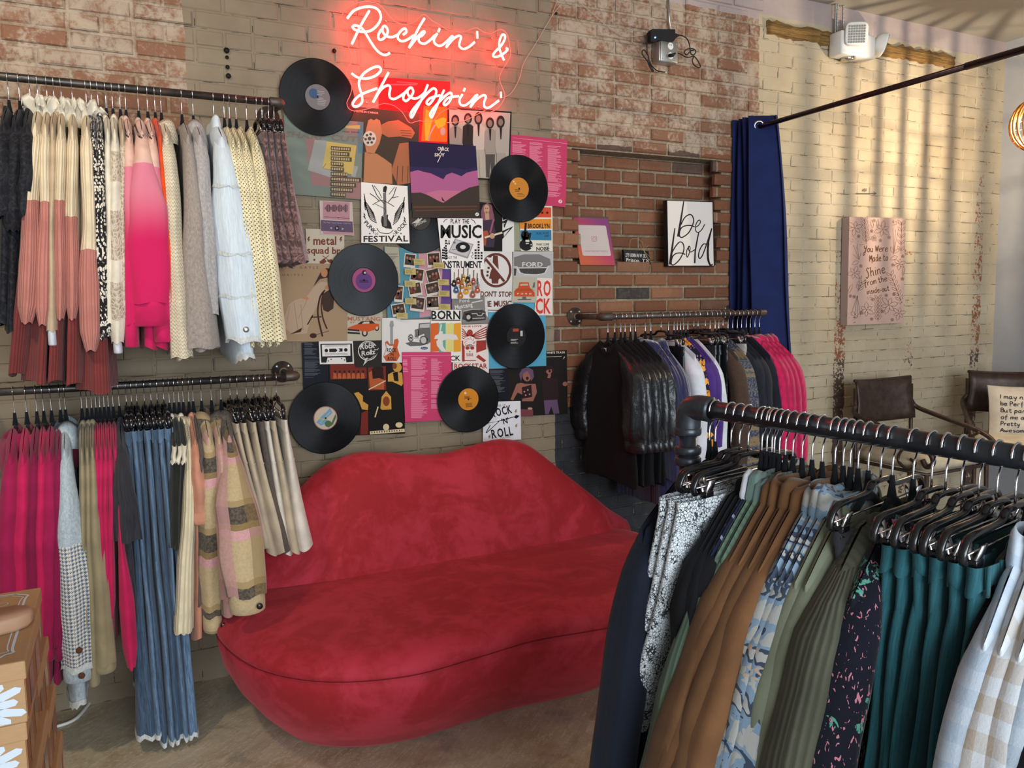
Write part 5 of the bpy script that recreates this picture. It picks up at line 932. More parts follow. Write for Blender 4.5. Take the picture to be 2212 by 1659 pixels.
t = wallrail('pipe_rail', 'dark iron pipe rail low on the left wall holding jeans and hoodies', -.9, .585, -.25, ZL); flange(t, V((-.445, .002, ZL))-V((.585, 0, ZL)), (0, 1, 0)); MB().tube([(-1.03, -.01, 0), (-1.03, -.25, 0)], .0134, 12).build('stub_pipe', 'pipe', t)
wallrail('pipe_rail', 'brownish iron pipe rail under the brick niche beside the blue curtain', 1.985, 2.95, -.27, ZR, 'iron')
rk = thing('garment_rack', 'heavy grey pipe rack in the foreground hung full of clothes', 'clothes rack', (D0.x, D0.y, 0)); d = RD.d; e0 = D0-d*.035; e1 = D0+d*1.35; lo = lambda p: V(p)-V((D0.x, D0.y, 0))
MB().tube([lo(e0), lo(e1)], .021, 20).build('top_pipe', 'rackpipe', rk)
for e, sg in ((e0, -1), (e1, 1)):
    MB().tube(crom([lo(e-d*sg*.045), lo(e-d*sg*.005), lo(e+d*sg*.018-V((0, 0, .012))), lo(e+d*sg*.022-V((0, 0, .055)))], 5), .029, 18).build('elbow', 'rackpipe', rk)
    q = e+d*sg*.022; MB().tube([lo(q-V((0, 0, .05))), lo((q.x, q.y, .0))], .021, 18).build('upright_pipe', 'rackpipe', rk)
    for zz in (.055, .10, .125): MB().lathe([(.029, -.012), (.031, -.008), (.031, .004), (.027, .008)], lo(q-V((0, 0, zz))), (0, 0, 1), 20).build('coupling', 'rackpipe', rk)
    flange(rk, lo((q.x, q.y, .0)), (0, 0, -1), 'foot_flange')
# ---------------- hangers (one prototype of each kind, copied with its parts)
def ZS(r, clip=False): return (-.072 if r < .02 else -.080) if clip else (-.102 if r < .02 else -.100)
PRO = {}
def hang_proto(kind, r):
    if (kind, r) in PRO: return PRO[kind, r]
    R = r+.0022; parts = []
    zs = ZS(r, kind != 'velvet'); wk = .9 if r < .02 else 1.08
    hk = [(0, 0, zs), (0, 0, -R-.022), (R*.3, 0, -R-.008)]+[(R*cos(R_(a)), 0, R*sin(R_(a))) for a in range(-50, 200, 18)]
    mb = MB().tube(crom([(q[0]*(1 if r < .02 else -1), 0, q[2]) for q in [(0, 0, zs+.002)]+hk[1:]], 2), .0017 if r < .02 else .0021, 6); parts.append((mb, 'hook', 'chrome'))
    if kind == 'velvet':
        mb = MB().tube([(0, 0, zs+.030), (0, 0, zs+.01), (0, 0, zs-.012)], [.0045, .006, .0095], 8); parts.append((mb, 'neck', 'velvethanger'))
        dk = 1.2 if r < .02 else 1.7; arm = crom([(x*wk, 0, zs-z*dk) for x, z in ((-.168, .112), (-.178, .102), (-.165, .090), (-.11, .058), (-.05, .028), (0, .010), (.05, .028), (.11, .058), (.165, .090), (.178, .102), (.168, .112))], 3)
        mb = MB().tube(arm, .004 if r < .02 else .0052, 8, True, 1.2 if r < .02 else 1.7); parts.append((mb, 'shoulder_bar', 'velvethanger'))
        parts.append((MB().tube([(-.168*wk, 0, zs-.112*dk), (.168*wk, 0, zs-.112*dk)], .0042, 6), 'trouser_bar', 'velvethanger'))
    else:
        pa = crom([(x*wk, y, z) for x, y, z in ((-.172, 0, zs-.062), (-.178, 0, zs-.05), (-.168, 0, zs-.03), (-.145, 0, zs-.022), (-.06, 0, zs-.02), (-.04, 0, zs-.012), (-.028, 0, zs-.004), (.028, 0, zs-.004), (.04, 0, zs-.012), (.06, 0, zs-.02), (.145, 0, zs-.022), (.168, 0, zs-.03), (.178, 0, zs-.05), (.172, 0, zs-.062))], 3)
        parts.append((MB().tube(pa, .0075, 8, True, .75), 'plastic_bar', 'black_plastic'))
        parts.append((MB().tube([(-.172*wk, 0, zs-.05), (.172*wk, 0, zs-.05)], .0018, 6), 'wire_rod', 'chrome'))
        for s_ in (-1, 1):
            mb = MB(); Mx = Matrix.Translation((s_*.135*wk, 0, zs-.058))
            for q in (-1, 1): mb.box((-.011, -.0015, -.028), (.011, .0015, .022), Mx@Matrix.Translation((0, q*.006, 0))@Matrix.Rotation(q*-.32, 4, 'X'))
            parts.append((mb, 'clip', 'chrome_clip'))
            parts.append((MB().rbox((s_*.135*wk-.013, -.008, zs-.074), (s_*.135*wk+.013, .008, zs-.062), .002), 'clip_pad', 'black_plastic'))
    PRO[kind, r] = [(mb.build(nm, m_, smooth=True), nm) for mb, nm, m_ in parts]
    return PRO[kind, r]
USED = set(); rg = random.Random(11)
def hanger(rail, P, kind, tilt=0.):
    e = thing('clothes_hanger' if kind == 'velvet' else 'clip_hanger', None, 'hanger', P, rail.rz+tilt+rg.uniform(-.05, .05), 'hangers on the '+rail.name)
    for o, nm in hang_proto(kind, rail.r):
        if o.name not in USED: USED.add(o.name); c = o
        else: c = o.copy(); C.objects.link(c)
        c.parent = e
    return e
# ---------------- garments
def ztop(x, sw, nk, drop, z0):
    a = abs(x); return z0-.03*(1-(a/nk)**2) if a < nk else z0-drop*((a-nk)/(sw-nk))**1.15
def torso(sw, wb, L_, T_, Tb, z0, drop=.06, nk=.07, ph=0., fold=.006, yb=0., v0=0., v1=1., n=36, m=14, kf=5., tz=.12):
    rings = []
    for v in ([0., .006, .018, .036] if drop and v0 == 0 else [])+[lerp(v0, v1, j/m) for j in range(1 if drop and v0 == 0 else 0, m+1)]:
        w_ = lerp(sw, wb, v**.9); th = lerp(T_, Tb, v)*(max(.08, min(1, v/.036)**.5) if drop else 1); r = []
        for k in range(n):
            a = 2*PI*k/n; c_, s_ = cos(a), sin(a); x = w_*sgn(c_)*abs(c_)**.6; y = th*sgn(s_)*abs(s_)**.75
            f = fold*min(1, v*1.6); y += f*sin(x/w_*kf+ph+v*1.3)+f*.5*sin(x/w_*kf*2.3+ph*2); y *= 1+.16*v*sin(3*a+ph)
            x *= 1+.03*v*sin(v*9+ph)*(1 if c_ > 0 else -.5)
            zt = ztop(x/w_*sw, sw, nk, drop, z0) if drop else z0
            r.append((x, y+yb*v**1.2, lerp(zt, z0-L_+.008*sin(3*a+ph)*v, v)))
        rings.append(r)
    return rings
def sleeve(S_, E2, prof, b, ph=0., flute=.08, n=20, m=22, t0=0., t1=1., bulge=.028, kf=5, CC=None, leg0=0):
    rings = []; S_, E2 = V(S_), V(E2); sd = 1 if S_.x > 0 else -1
    for j in range(m+1):
        t = lerp(t0, t1, j/m); tt = t**.6; p = (S_*((1-tt)**2)+CC*(2*tt*(1-tt))+E2*(tt*tt)) if CC else S_.lerp(E2, t); p.x += 0 if CC else sd*bulge*sin(PI*min(1, t*1.15)); a = itp(prof, t); cap = .66+.34*(t/.12)**.7 if t < .12 else 1; r = []
        bb = (b(t) if callable(b) else b)
        p.y += .010*sin(t*7+ph)*t*(1-t)
        for k in range(n):
            f = 2*PI*k/n; q = 1+flute*min(1, t*2.2)*(sin(kf*f+ph)+.5*sin((kf+3)*f+ph*1.7+t*3))+.035*sin(t*17+ph+2*sin(f))*min(1, t*4)
            r.append((p.x+bb*cap*cos(f)*q, p.y+a*cap*sin(f)*q, p.z-(sd*bb*cap*cos(f)*.45*max(0., 1-t/.22) if CC else 0.)-.004*sin(4*f+ph)*t))
        if j == 0 and t0 == 0 and CC:
            c_ = sum((V(q) for q in r), V())/n+V((-sd*.012, 0, .014)); rings.append([tuple(c_+(V(q)-c_)*.06) for q in r]); rings.append([tuple(c_+(V(q)-c_)*.62+V((0, 0, -.003))) for q in r])
        rings.append(r)
    return rings
def ruffle(nk, z0, ph, up=.045):
    return [[((nk*k)*cos(a), (.03*k)*sin(a)*(1+w_*sin(7*a+ph)), z0-.02+up*h+w_*.02*sin(9*a+ph)) for a in [2*PI*i/40 for i in range(40)]] for k, h, w_ in ((1.0, -.5, 0), (.85, .2, .1), (.8, .6, .3), (1.0, 1.0, .7), (1.12, 1.25, .9), (1.05, 1.1, .9))]
def collar_rings(kind, nk, z0, T_, ph):
    if kind == 'ruffle': return ruffle(nk, z0, ph)
    if kind == 'shirt': P_ = ((.95, -.03), (.9, .012), (.98, .03), (1.18, .02), (1.32, -.02), (1.30, -.035))
    elif kind == 'hood': P_ = ((1.7, -.14), (1.95, -.10), (1.8, -.055), (1.3, -.025), (.8, -.03), (.5, -.05))
    elif kind == 'big': P_ = ((1.1, -.08), (1.0, -.03), (1.12, .005), (1.5, -.012), (1.85, -.06), (1.8, -.085))
    else: P_ = ((1.06, -.026), (1.02, -.004), (.95, .004), (.9, -.006))
    tk = .028 if kind in ('hood', 'big') else .020
    return [[(nk*k*cos(a), tk*k*sin(a)*(1+.12*sin(3*a+ph)), z0+h+.008*sin(2*a+ph)-.03*(1-abs(cos(a)))*(1 if kind == 'crew' else .3)) for a in [2*PI*i/28 for i in range(28)]] for k, h in P_]
ALLG = []
rg = random.Random(11)
def garment(rail, P, cat, name, desc, px, mt, sm=None, cm=None, sw=.20, T_=.012, Tb=None, L_=.6, wb=None, sl=None, prof=None, b=None, z0=None, drop=.065, nk=.07, collar='crew', split=None, sm2=None, cuff=None, yb=0., fold=.006, skirt=None, tilt=0., clip=False, bulge=.028, flute=.08, fray=None, back=True, bands=None, buttons=None, kf=5, group=None, fe=None, kf2=5, trim=None):
    ph = rg.uniform(0, 6); zs = ZS(rail.r)
    if z0 is None: zs = ZS(rail.r, clip); z0 = zs-.012 if not clip else zs-.072
    Tb = T_*1.5 if Tb is None else Tb; wb = sw+.03 if wb is None else wb
    h = hanger(rail, P, 'clip' if clip else 'velvet', tilt)
    g = thing(name, None, cat, P, rail.rz+tilt, group or f'clothes on the {rail.name}')
    v1 = skirt[0] if skirt else 1.
    a = (sw, wb, L_, T_, Tb, z0, 0 if clip else drop, nk, ph, fold, yb)
    MB().loft(torso(*a, v0=0, v1=v1, kf=kf)).build('body', mt, g)
    if skirt: MB().loft(torso(*a, v0=v1, v1=1., kf=kf)).build('skirt', skirt[1], g)
    if clip: MB().loft(torso(sw*1.02, sw*1.02, .038, T_*1.12, T_*1.12, z0+.001, 0, nk, ph, 0., 0., m=2)).build('waistband', cm or mt, g)
    if bands:
        for v0_, v1_, mm, nm in bands: MB().loft([[(x*1.015, y*1.06, z) for x, y, z in r] for r in torso(*a, v0=v0_, v1=v1_, m=2, kf=kf)]).build(nm, mm, g)
    if fray:
        r0_ = torso(*a, v0=.985, v1=1., m=1)[-1]; rr = random.Random(3); MB().loft([[(x*1.01, y*1.03, z+.006) for x, y, z in r0_], [(x*1.02, y*1.08, z-rr.uniform(.004, .022)) for x, y, z in r0_]]).build('frayed_hem', fray, g)
    if collar and not clip: MB().loft(collar_rings(collar, nk, z0, T_, ph)).build('collar', cm or mt, g)
    if sl:
        prof = prof or [(0, .03), (.12, .042), (.6, .042), (1, .036)]
        for sd in (1, -1):
            if sd == -1 and not back: continue
            S_ = V((sd*(sw-.075), 0, z0-drop*((sw-.075-nk)/(sw-nk))**1.15-.022)); CC = V((sd*(sw+.045), 0, z0-drop-.055)); E2 = V((sd*(sw+.015), sl[1] if sd == 1 else sl[1]*.4, z0-drop-sl[0])) if not fe or sd == -1 else V(fe)
            bf = b if b is not None else .045
            t1 = split or 1.
            o = MB().loft(sleeve(S_, E2, prof, bf, ph+sd, flute, t1=t1, bulge=bulge, kf=kf2, CC=CC)).build('sleeve', sm or mt, g)
            if split: MB().loft(sleeve(S_, E2, prof, bf, ph+sd, flute, t0=split, bulge=bulge, kf=kf2, CC=CC)).build('lower_sleeve', sm2, g)
            for ta, tb, mm, sc_, nm in (trim or ()) if sd == 1 else ():
                rr = random.Random(7); rs = sleeve(S_, E2, prof, bf, ph+sd, flute, t0=ta, t1=tb, m=max(1, int((tb-ta)*30)), bulge=bulge, kf=kf2, CC=CC); jg = 1 if nm == 'frayed_seam' else 0
                rs = [[tuple(c_+(V(p)-c_)*sc_+V((0, 0, jg*rr.uniform(-.008, .004)))) for p in r] for r in rs for c_ in [sum((V(p) for p in r), V())/len(r)]]
                MB().loft(rs).build(nm, mm, o)
            if cuff:
                aa = itp(prof, 1.)*cuff[1]; bb = (bf(1.) if callable(bf) else bf)*cuff[1]
                MB().loft([[(E2.x+bb*q*cos(f), E2.y+aa*q*sin(f), E2.z+dz) for f in [2*PI*i/20 for i in range(20)]] for q, dz in ((.9, .012), (1.0, .004), (1.02, -cuff[0]*.5), (1.0, -cuff[0]+.004), (.9, -cuff[0]))], caps=True).build('cuff', cuff[2], o)
            for bz in (buttons or ()) if sd == 1 else ():
                MB().lathe([(.010, 0), (.010, .004), (.003, .005)], (E2.x+itp([(0, bf if not callable(bf) else bf(.9)), (1, 0)], 0)*1.02+.002, E2.y+bz[0], E2.z+bz[1]), (1, 0, 0), 12).build('button', bz[2], o)
            if fray and sd == 1:
                r0_ = sleeve(S_, E2, prof, bf, ph+sd, flute, bulge=bulge, CC=CC, kf=kf2)[-1]; rr = random.Random(5); MB().loft([[(x, y, z+.006) for x, y, z in r0_], [(E2.x+(x-E2.x)*1.06, E2.y+(y-E2.y)*1.05, z-rr.uniform(.004, .018)) for x, y, z in r0_]]).build('frayed_edge', fray, o)
    ALLG.append((g, h, desc, rail, px, clip)); return g
def trousers(rail, P, desc, px, mt, wt, fe, wbot, hem=None, L_=1.0, clip=True, name='jeans', zk=None, tilt=0.):
    ph = rg.uniform(0, 6); zs = ZS(rail.r, True); z0 = zs-.072
    h = hanger(rail, P, 'clip', tilt); g = thing(name, None, 'trousers', P, rail.rz+tilt, f'clothes on the {rail.name}')
    MB().loft(torso(.165, .17, .24, wt*.95, wt*.6, z0, 0, .07, ph, .003, fe[1]*.15)).build('hip', mt, g)
    MB().loft(torso(.168, .170, .04, wt*1.15, wt*1.12, z0+.001, 0, .07, ph, .002, 0., m=2)).build('waistband', mt, g)
    for k in range(3): MB().box((.05+k*.05, wt*.98, z0-.044), (.058+k*.05, wt*1.25, z0+.004)).build('belt_loop', mt, g)
    for sd in (1, -1):
        E2 = V((sd*fe[0], fe[1] if sd == 1 else fe[1]*.7, fe[2] if sd == 1 else fe[2]+.03))
        S_ = V((sd*.09, fe[1]*.03, z0-.05)); pf = [(0, wt*.98), (.3, wt*.85), (.6, lerp(wt, wbot, .3)), (1, wbot)]
        rs = sleeve(S_, E2, pf, lambda t: .085+.03*t, ph+sd, .10, bulge=.0, kf=4); o = MB().loft(rs).build('leg', mt, g)
        if hem: rr = random.Random(4); MB().loft([[(x, y, z+.006) for x, y, z in rs[-1]], [(E2.x+(x-E2.x)*1.05, E2.y+(y-E2.y)*1.07, z-rr.uniform(.007, .013)) for x, y, z in rs[-1]]]).build('frayed_hem', hem, o)
    ALLG.append((g, h, desc, rail, px, True)); return g
# ---- left rails: sleeve top / bottom given where the near sleeve hangs in the photograph
def AB(rail, desc, cat, name, x, wt, xb, wb, sb, hb, mt, hx_=None, hw=None, pf='str', ysh=None, clip=False, eo=0., **kw):
    near = -.25-(.17 if clip else .2); yt = 270 if rail is RA else 900
    q = W(x, yt, near); P = V((q.x, -.25, rail.P0.z)); sc = (W(x+10, yt, near)-W(x-10, yt, near)).x/20
    e = W(xb, sb, near-.02-eo); fe = (.215+eo, e.x-P.x, e.z-P.z); a0, a1 = wt*sc*.55, wb*sc*.56
    hh = W(hx_ or xb, hb, near); z0 = (ZS(.013)-.012 if not clip else ZS(.013, True)-.072); L_ = z0-(hh.z-P.z)
    prof = {'str': [(0, a0*.9), (.12, a0), (.5, lerp(a0, a1, .5)), (1, a1)], 'puff': [(0, a0*.8), (.12, a0), (.42, a0*.95), (.5, a0*1.02), (.72, a1), (.92, a1*.95), (1, a1*.5)], 'wide': [(0, a0*.8), (.15, a0), (.45, lerp(a0, a1, .8)), (.75, a1), (1, a1*.85)], 'cuffed': [(0, a0*.8), (.12, a0), (.55, lerp(a0, a1, .75)), (.85, a1), (1, a1*.62)]}[pf]
    kw.setdefault('T_', max(.010, a0*.75)); kw.setdefault('Tb', (hw*sc/2) if hw else max(.014, a1*.6))
    if clip: return garment(rail, P, cat, name, desc, x, mt, sw=.17, wb=.20, L_=L_, yb=hh.x-P.x, clip=True, **kw)
    return garment(rail, P, cat, name, desc, x, mt, L_=L_, yb=hh.x-P.x, sl=(.5, 0), fe=fe, prof=prof, b=kw.pop('b', min(.06, .022+a1*.6)), **kw)
for x, xb, sb, hb in ((8, 6, 470, 700), (33, 28, 500, 715), (58, 54, 470, 690)): AB(RA, 'black crushed velvet dress', 'dress', 'velvet_dress', x, 30, xb, 38, sb, hb, 'blackvelvet', hw=36, pf='puff')
for x, wt, xb, wb, sb, hx_, hw, hb, sp in ((76, 34, 58, 42, 698, 40, 44, 810, .42), (97, 26, 93, 36, 702, 78, 48, 826, .42), (130, 24, 130, 28, 690, 118, 42, 826, .42), (155, 24, 156, 28, 690, 158, 50, 832, .5), (187, 32, 198, 50, 757, 208, 74, 846, .58)):
    AB(RA, 'cream and dusty pink ribbed dress', 'dress', 'ribbed_dress', x, wt, xb, wb, sb, hb, 'creamrib', hx_=hx_, hw=hw, pf='puff', sm='creamrib', split=sp, sm2='pinkrib', skirt=(.55, 'maroonrib'), collar='ruffle', cm='cream', flute=.06, kf=9, fold=.012)
AB(RA, 'cream sweatshirt with white cuff', 'sweatshirt', 'sweatshirt', 113, 14, 112, 22, 715, 700, 'beige', cuff=(.045, .8, 'white'))
for x, xb in ((199, 222), (214, 230)): AB(RA, 'black and white spotted blouse', 'blouse', 'blouse', x, 16, xb, 20, 720, 730, 'leopard')
AB(RA, 'plain cream pullover', 'pullover', 'pullover', 232, 14, 236, 16, 700, 720, 'cream')
g = AB(RA, 'cream top with lace patched sleeve', 'top', 'lace_top', 247, 20, 254, 38, 740, 730, 'cream', cuff=(.035, .75, 'white'), pf='cuffed', trim=((.12, .28, 'lace', 1.03, 'lace_patch'), (.42, .64, 'lace', 1.03, 'lace_patch'), (.74, .9, 'lace', 1.03, 'lace_patch')))
AB(RA, 'beige top with lace sleeve', 'top', 'lace_top', 264, 14, 266, 16, 690, 720, 'beige', sm='lace')
for x, wt, xb, wb, sb, hb in ((277, 24, 282, 34, 700, 745), (306, 36, 326, 100, 655, 752), (327, 26, 350, 44, 690, 752)): AB(RA, 'blush and hot pink dipped sweatshirt', 'sweatshirt', 'sweatshirt', x, wt, xb, wb, sb, hb, 'blush', sm='blush', split=.22, sm2='ombre', skirt=(.25, 'pinkhot'), pf='wide', cuff=(.075, .95, 'pinkhot'), hw=40)
AB(RA, 'bright orange knit top', 'top', 'knit_top', 344, 10, 378, 26, 700, 715, 'orange')
AB(RA, 'cream chunky knit cardigan', 'cardigan', 'cardigan', 358, 34, 392, 44, 772, 775, 'creamknit', collar='big')
AB(RA, 'grey fuzzy long cardigan', 'cardigan', 'cardigan', 405, 26, 436, 70, 752, 755, 'greyfuzz')
AB(RA, 'pale grey fleece shacket with turned collar', 'jacket', 'jacket', 431, 34, 450, 42, 680, 740, 'lightgrey', collar='big')
AB(RA, 'pale blue denim jacket with frayed seams', 'jacket', 'denim_jacket', 478, 42, 528, 80, 730, 770, 'paledenim', collar='shirt', pf='wide', fray='frayed', trim=((.27, .285, 'frayed', 1.06, 'frayed_seam'), (.60, .615, 'frayed', 1.05, 'frayed_seam'), (.80, .812, 'frayed', 1.05, 'frayed_seam')), buttons=((0., .03, 'steel'),), b=.05)
for x, wt, xb, wb in ((502, 20, 545, 30), (514, 18, 566, 34), (529, 20, 584, 34), (553, 26, 600, 32)): AB(RA, 'cream pointelle knit cardigan', 'cardigan', 'cardigan', x, wt, xb, wb, 736, 745, 'pointelle')
for x, hx_ in ((572, 604), (585, 622), (600, 638), (612, 652)): AB(RA, 'brown crushed velvet shorts', 'shorts', 'velvet_shorts', x, 18, hx_, 30, 560, 566, 'brownvelvet', hw=34, clip=True, fold=.01)
# lower left rail
for x, wt, xb, wb, m_ in ((14, 34, 16, 56, 'magenta'), (42, 28, 44, 40, 'fuchsia'), (66, 28, 72, 40, 'magenta2'), (82, 24, 90, 36, 'fuchsia'), (100, 30, 106, 42, 'magenta'), (121, 26, 126, 36, 'magenta2')):
    AB(RB, {'magenta': 'raspberry hooded sweatshirt', 'fuchsia': 'hot pink hooded sweatshirt', 'magenta2': 'dark magenta hooded sweatshirt'}[m_], 'hoodie', 'hoodie', x, wt, xb, wb, 1390, 1470, m_, collar='hood', pf='cuffed', cuff=(.05, .9, m_))
AB(RB, 'pale blue shacket with houndstooth sleeve', 'jacket', 'jacket', 133, 36, 168, 76, 1432, 1515, 'shacketblue', sm='shacketblue', split=.46, sm2='houndstooth', collar='big', pf='wide', cuff=(.055, .95, 'shacketblue'), buttons=((.01, .06, 'brown'), (.012, -.025, 'brown')), b=.05, fray='frayed')
for x, wt, xb, wb, sb in ((171, 14, 190, 22, 1445), (183, 14, 203, 24, 1460), (194, 16, 226, 48, 1430)): AB(RB, 'khaki long sleeve tee', 'tee shirt', 'long_sleeve_tee', x, wt, xb, wb, sb, 1420, 'khaki', cuff=(.03, .95, 'khaki'))
for i, x in enumerate((204, 213, 223, 233, 244)): AB(RB, 'hot pink smocked dress', 'dress', 'smocked_dress', x, 13, x+(8 if i < 4 else 40), 16 if i < 4 else 30, 1330 if i < 4 else 1440, 1400, 'fuchsia', pf='puff', collar=None)
g = AB(RB, 'charcoal short sleeve shirt', 'tee shirt', 'shirt', 258, 26, 278, 54, 1165, 1345, 'charcoal', hx_=280, hw=46, flute=.16)
for i, (x, xb, wb, sb, m_) in enumerate(((279, 318, 52, 1568, 'bluejean2'), (291, 342, 36, 1560, 'bluejean'), (303, 352, 30, 1586, 'bluejean2'), (320, 370, 30, 1574, 'bluejean'), (335, 384, 28, 1588, 'bluejean2'), (349, 398, 26, 1584, 'bluejean'), (364, 415, 28, 1576, 'bluejean'))):
    q = W(x, 960, -.40); P = V((q.x, -.25, ZL)); e = W(xb, sb, -.40); sc = (W(x+10, 960, -.4)-W(x-10, 960, -.4)).x/20
    trousers(RB, P, 'blue flared jeans with frayed hem', x, m_, 9.5*sc, (.13, e.x-P.x, max(.035, e.z)-P.z), wb*sc/2, 'frayed')
for x in (374, 385, 396): AB(RB, 'dark tank top with cream strap', 'top', 'tank_top', x, 9, x-2, 10, 1000, 1180, 'darkolive', cm='cream', collar='crew', sm='cream')
AB(RB, 'cream ribbed long cardigan', 'cardigan', 'cardigan', 406, 18, 397, 40, 1362, 1360, 'creamrib2', collar='big')
AB(RB, 'peach tee with rolled sleeve', 'tee shirt', 'tee', 419, 18, 434, 42, 1110, 1380, 'peach', cuff=(.03, 1.12, 'peach'), hx_=424, hw=26)
AB(RB, 'dark brown fuzzy vest', 'vest', 'vest', 429, 10, 432, 12, 1020, 1300, 'taupedark')
for x, wt, xb, wb, sb, eo in ((448, 34, 458, 48, 1325, 0.), (471, 20, 490, 30, 1290, .06), (493, 34, 534, 84, 1282, .21)): AB(RB, 'beige and pink plaid shacket', 'jacket', 'plaid_jacket', x, wt, xb, wb, sb, 1310, 'plaid', eo=eo, collar='big', pf='wide', cuff=(.060, .92, 'plaid'), buttons=((.03, -.03, 'black_plastic'),), b=.055)
for x, hx_, hw, hb, m_ in ((512, 570, 30, 1186, 'tan'), (528, 590, 36, 1194, 'tan'), (549, 606, 34, 1194, 'tan'), (566, 618, 30, 1190, 'taupedark'), (578, 622, 30, 1194, 'tanlight'), (592, 640, 34, 1190, 'tan'), (617, 660, 44, 1182, 'tanlight')): AB(RB, {'tan': 'beige cotton skirt', 'tanlight': 'pale cream cotton skirt', 'taupedark': 'dark taupe skirt'}[m_], 'skirt', 'skirt', x, 17, hx_, hw, hb, hb, m_, hw=hw, clip=True, bands=((.3, .31, m_, 'seam'),))
# ---- rail beside the curtain and the front rack
def CD(rail, px, desc, cat, name, mt, P=None, **kw): return garment(rail, P or rail.at(px), cat, name, desc, px, mt, **kw)
PUFF = [(0, .022), (.15, .034), (.45, .046), (.82, .052), (.94, .045), (1, .036)]
for px in (1313, 1328, 1341, 1350, 1362, 1373): CD(RC, px, 'black top with leather puff sleeves', 'top', 'puff_sleeve_top', 'blackknit', sm='leather', sl=(.36, 0.), prof=PUFF, b=.07, L_=.64, T_=.012, Tb=.016, flute=.13, cuff=(.045, 1.0, 'leather'), collar='crew', drop=.075)
for g_ in [a for a in ALLG if a[3] is RC][:1]: MB().box((-.018, -.022, -.158), (.018, -.0205, -.142)).build('neck_label', 'white', g_[0], smooth=False)
for px in (1394, 1406): CD(RC, px, 'navy velvet ruffled dress', 'dress', 'velvet_dress', 'navyvelvet', sl=(.52, 0.), collar='big', L_=.76, T_=.02, Tb=.03, drop=.10, prof=[(0, .035), (.15, .05), (.8, .055), (1, .04)], b=.06, flute=.12, kf=9, fold=.012)
CD(RC, 1428, 'black faux leather shorts', 'shorts', 'shorts', 'leather', clip=True, sw=.17, wb=.19, L_=.42)
CD(RC, 1444, 'white long sleeve blouse', 'blouse', 'blouse', 'white', sl=(.55, 0.), L_=.6)
for px in (1456, 1463): CD(RC, px, 'orange and lilac floral blouse', 'blouse', 'floral_blouse', 'floral', sl=(.56, 0.), L_=.66, drop=.09, prof=[(0, .035), (.15, .045), (1, .05)])
for px in (1470, 1477): CD(RC, px, 'purple satin blouse', 'blouse', 'blouse', 'purple', sl=(.40, 0.), L_=.6, drop=.09, prof=[(0, .035), (.15, .045), (1, .05)], flute=.12)
CD(RC, 1486, 'white sweatshirt with long sleeve', 'sweatshirt', 'sweatshirt', 'white', sl=(.58, 0.), L_=.62, drop=.09, prof=[(0, .035), (.15, .045), (1, .035)])
for px in (1499, 1508, 1524): CD(RC, px, 'black faux leather leggings', 'trousers', 'leggings', 'leather', clip=True, sw=.16, wb=.17, L_=.75, T_=.016, Tb=.018)
CD(RC, 1534, 'brown fuzzy coat', 'coat', 'coat', 'furbrown', sl=(.5, 0.), L_=.8, drop=.09, collar='big')
for px in (1545, 1553): CD(RC, px, 'blue and tan tweed cardigan', 'cardigan', 'cardigan', 'tweedblue', sl=(.58, 0.), L_=.8, drop=.09, prof=[(0, .035), (.15, .05), (1, .06)])
CD(RC, 1562, 'pale grey trousers on clip hanger', 'trousers', 'trousers', 'lightgrey', clip=True, sw=.16, wb=.17, L_=.8, T_=.016, Tb=.018)
for px in (1573, 1583): CD(RC, px, 'dark denim jacket', 'jacket', 'denim_jacket', 'darkdenim', sl=(.40, 0.), L_=.62, drop=.09, collar='shirt', prof=[(0, .035), (.15, .05), (1, .055)])
CD(RC, 1593, 'black long cardigan', 'cardigan', 'cardigan', 'jersey_black', sl=(.58, 0.), L_=.8, drop=.09)
CD(RC, 1602, 'navy long sleeve dress', 'dress', 'dress', 'navy', sl=(.58, 0.), L_=.85, drop=.09)
for px in (1612, 1621, 1631, 1641): CD(RC, px, 'hot pink cable knit cardigan', 'cardigan', 'cable_cardigan', 'pinkcable', sl=(.62, 0.), L_=.75, T_=.022, Tb=.03, drop=.095, collar='big', prof=[(0, .04), (.15, .052), (1, .05)], b=.06, sw=.21, tilt=R_(6))
# front rack
def DD(t, desc, cat, name, mt, out=.10, back=-.06, slen=.62, L_=.72, **kw):
    P = RD.P0+RD.d*t; px = proj(P)[0]
    if kw.get('clip'): return CD(RD, px, desc, cat, name, mt, P, L_=L_, yb=back, **kw)
    sw = kw.pop('sw', .215); z0 = ZS(.021)-.030; kw['z0'] = z0; kw.setdefault('nk', .088); kw.setdefault('T_', .017); dr = kw.pop('drop', .115)
    fe = (sw+out, back, z0-dr-slen) if slen else None
    return CD(RD, px, desc, cat, name, mt, P, L_=L_, yb=back*.8, sw=sw, wb=kw.pop('wb', sw+out*.7), drop=dr, sl=(slen, back) if slen else None, fe=fe, **kw)
SLV = [(0, .022), (.12, .034), (.5, .042), (1, .044)]
for t in (.004, .020): DD(t, 'navy long sleeve maxi dress', 'dress', 'maxi_dress', 'navy', .10, -.03, .80, 1.05, sw=.235, prof=SLV, drop=.10, T_=.02, Tb=.05)
for t in (.062, .084, .106): DD(t, 'snake print trousers', 'trousers', 'snake_trousers', 'snake', 0, -.10, 0, .56 if t < .08 else .5, clip=True, sw=.232, wb=.30, T_=.016, Tb=.03, cm='snake')
for t in (.140, .152, .164): DD(t, 'black draped tee shirt', 'tee shirt', 'tee', 'jersey_black', .0, .01, .27, .60, prof=[(0, .022), (.15, .036), (.8, .05), (1, .054)], flute=.16, wb=.22)
DD(.170, 'navy plaid flannel shirt', 'shirt', 'flannel_shirt', 'navyplaid', .06, -.04, .60, .7, collar='shirt', cm='white', prof=SLV)
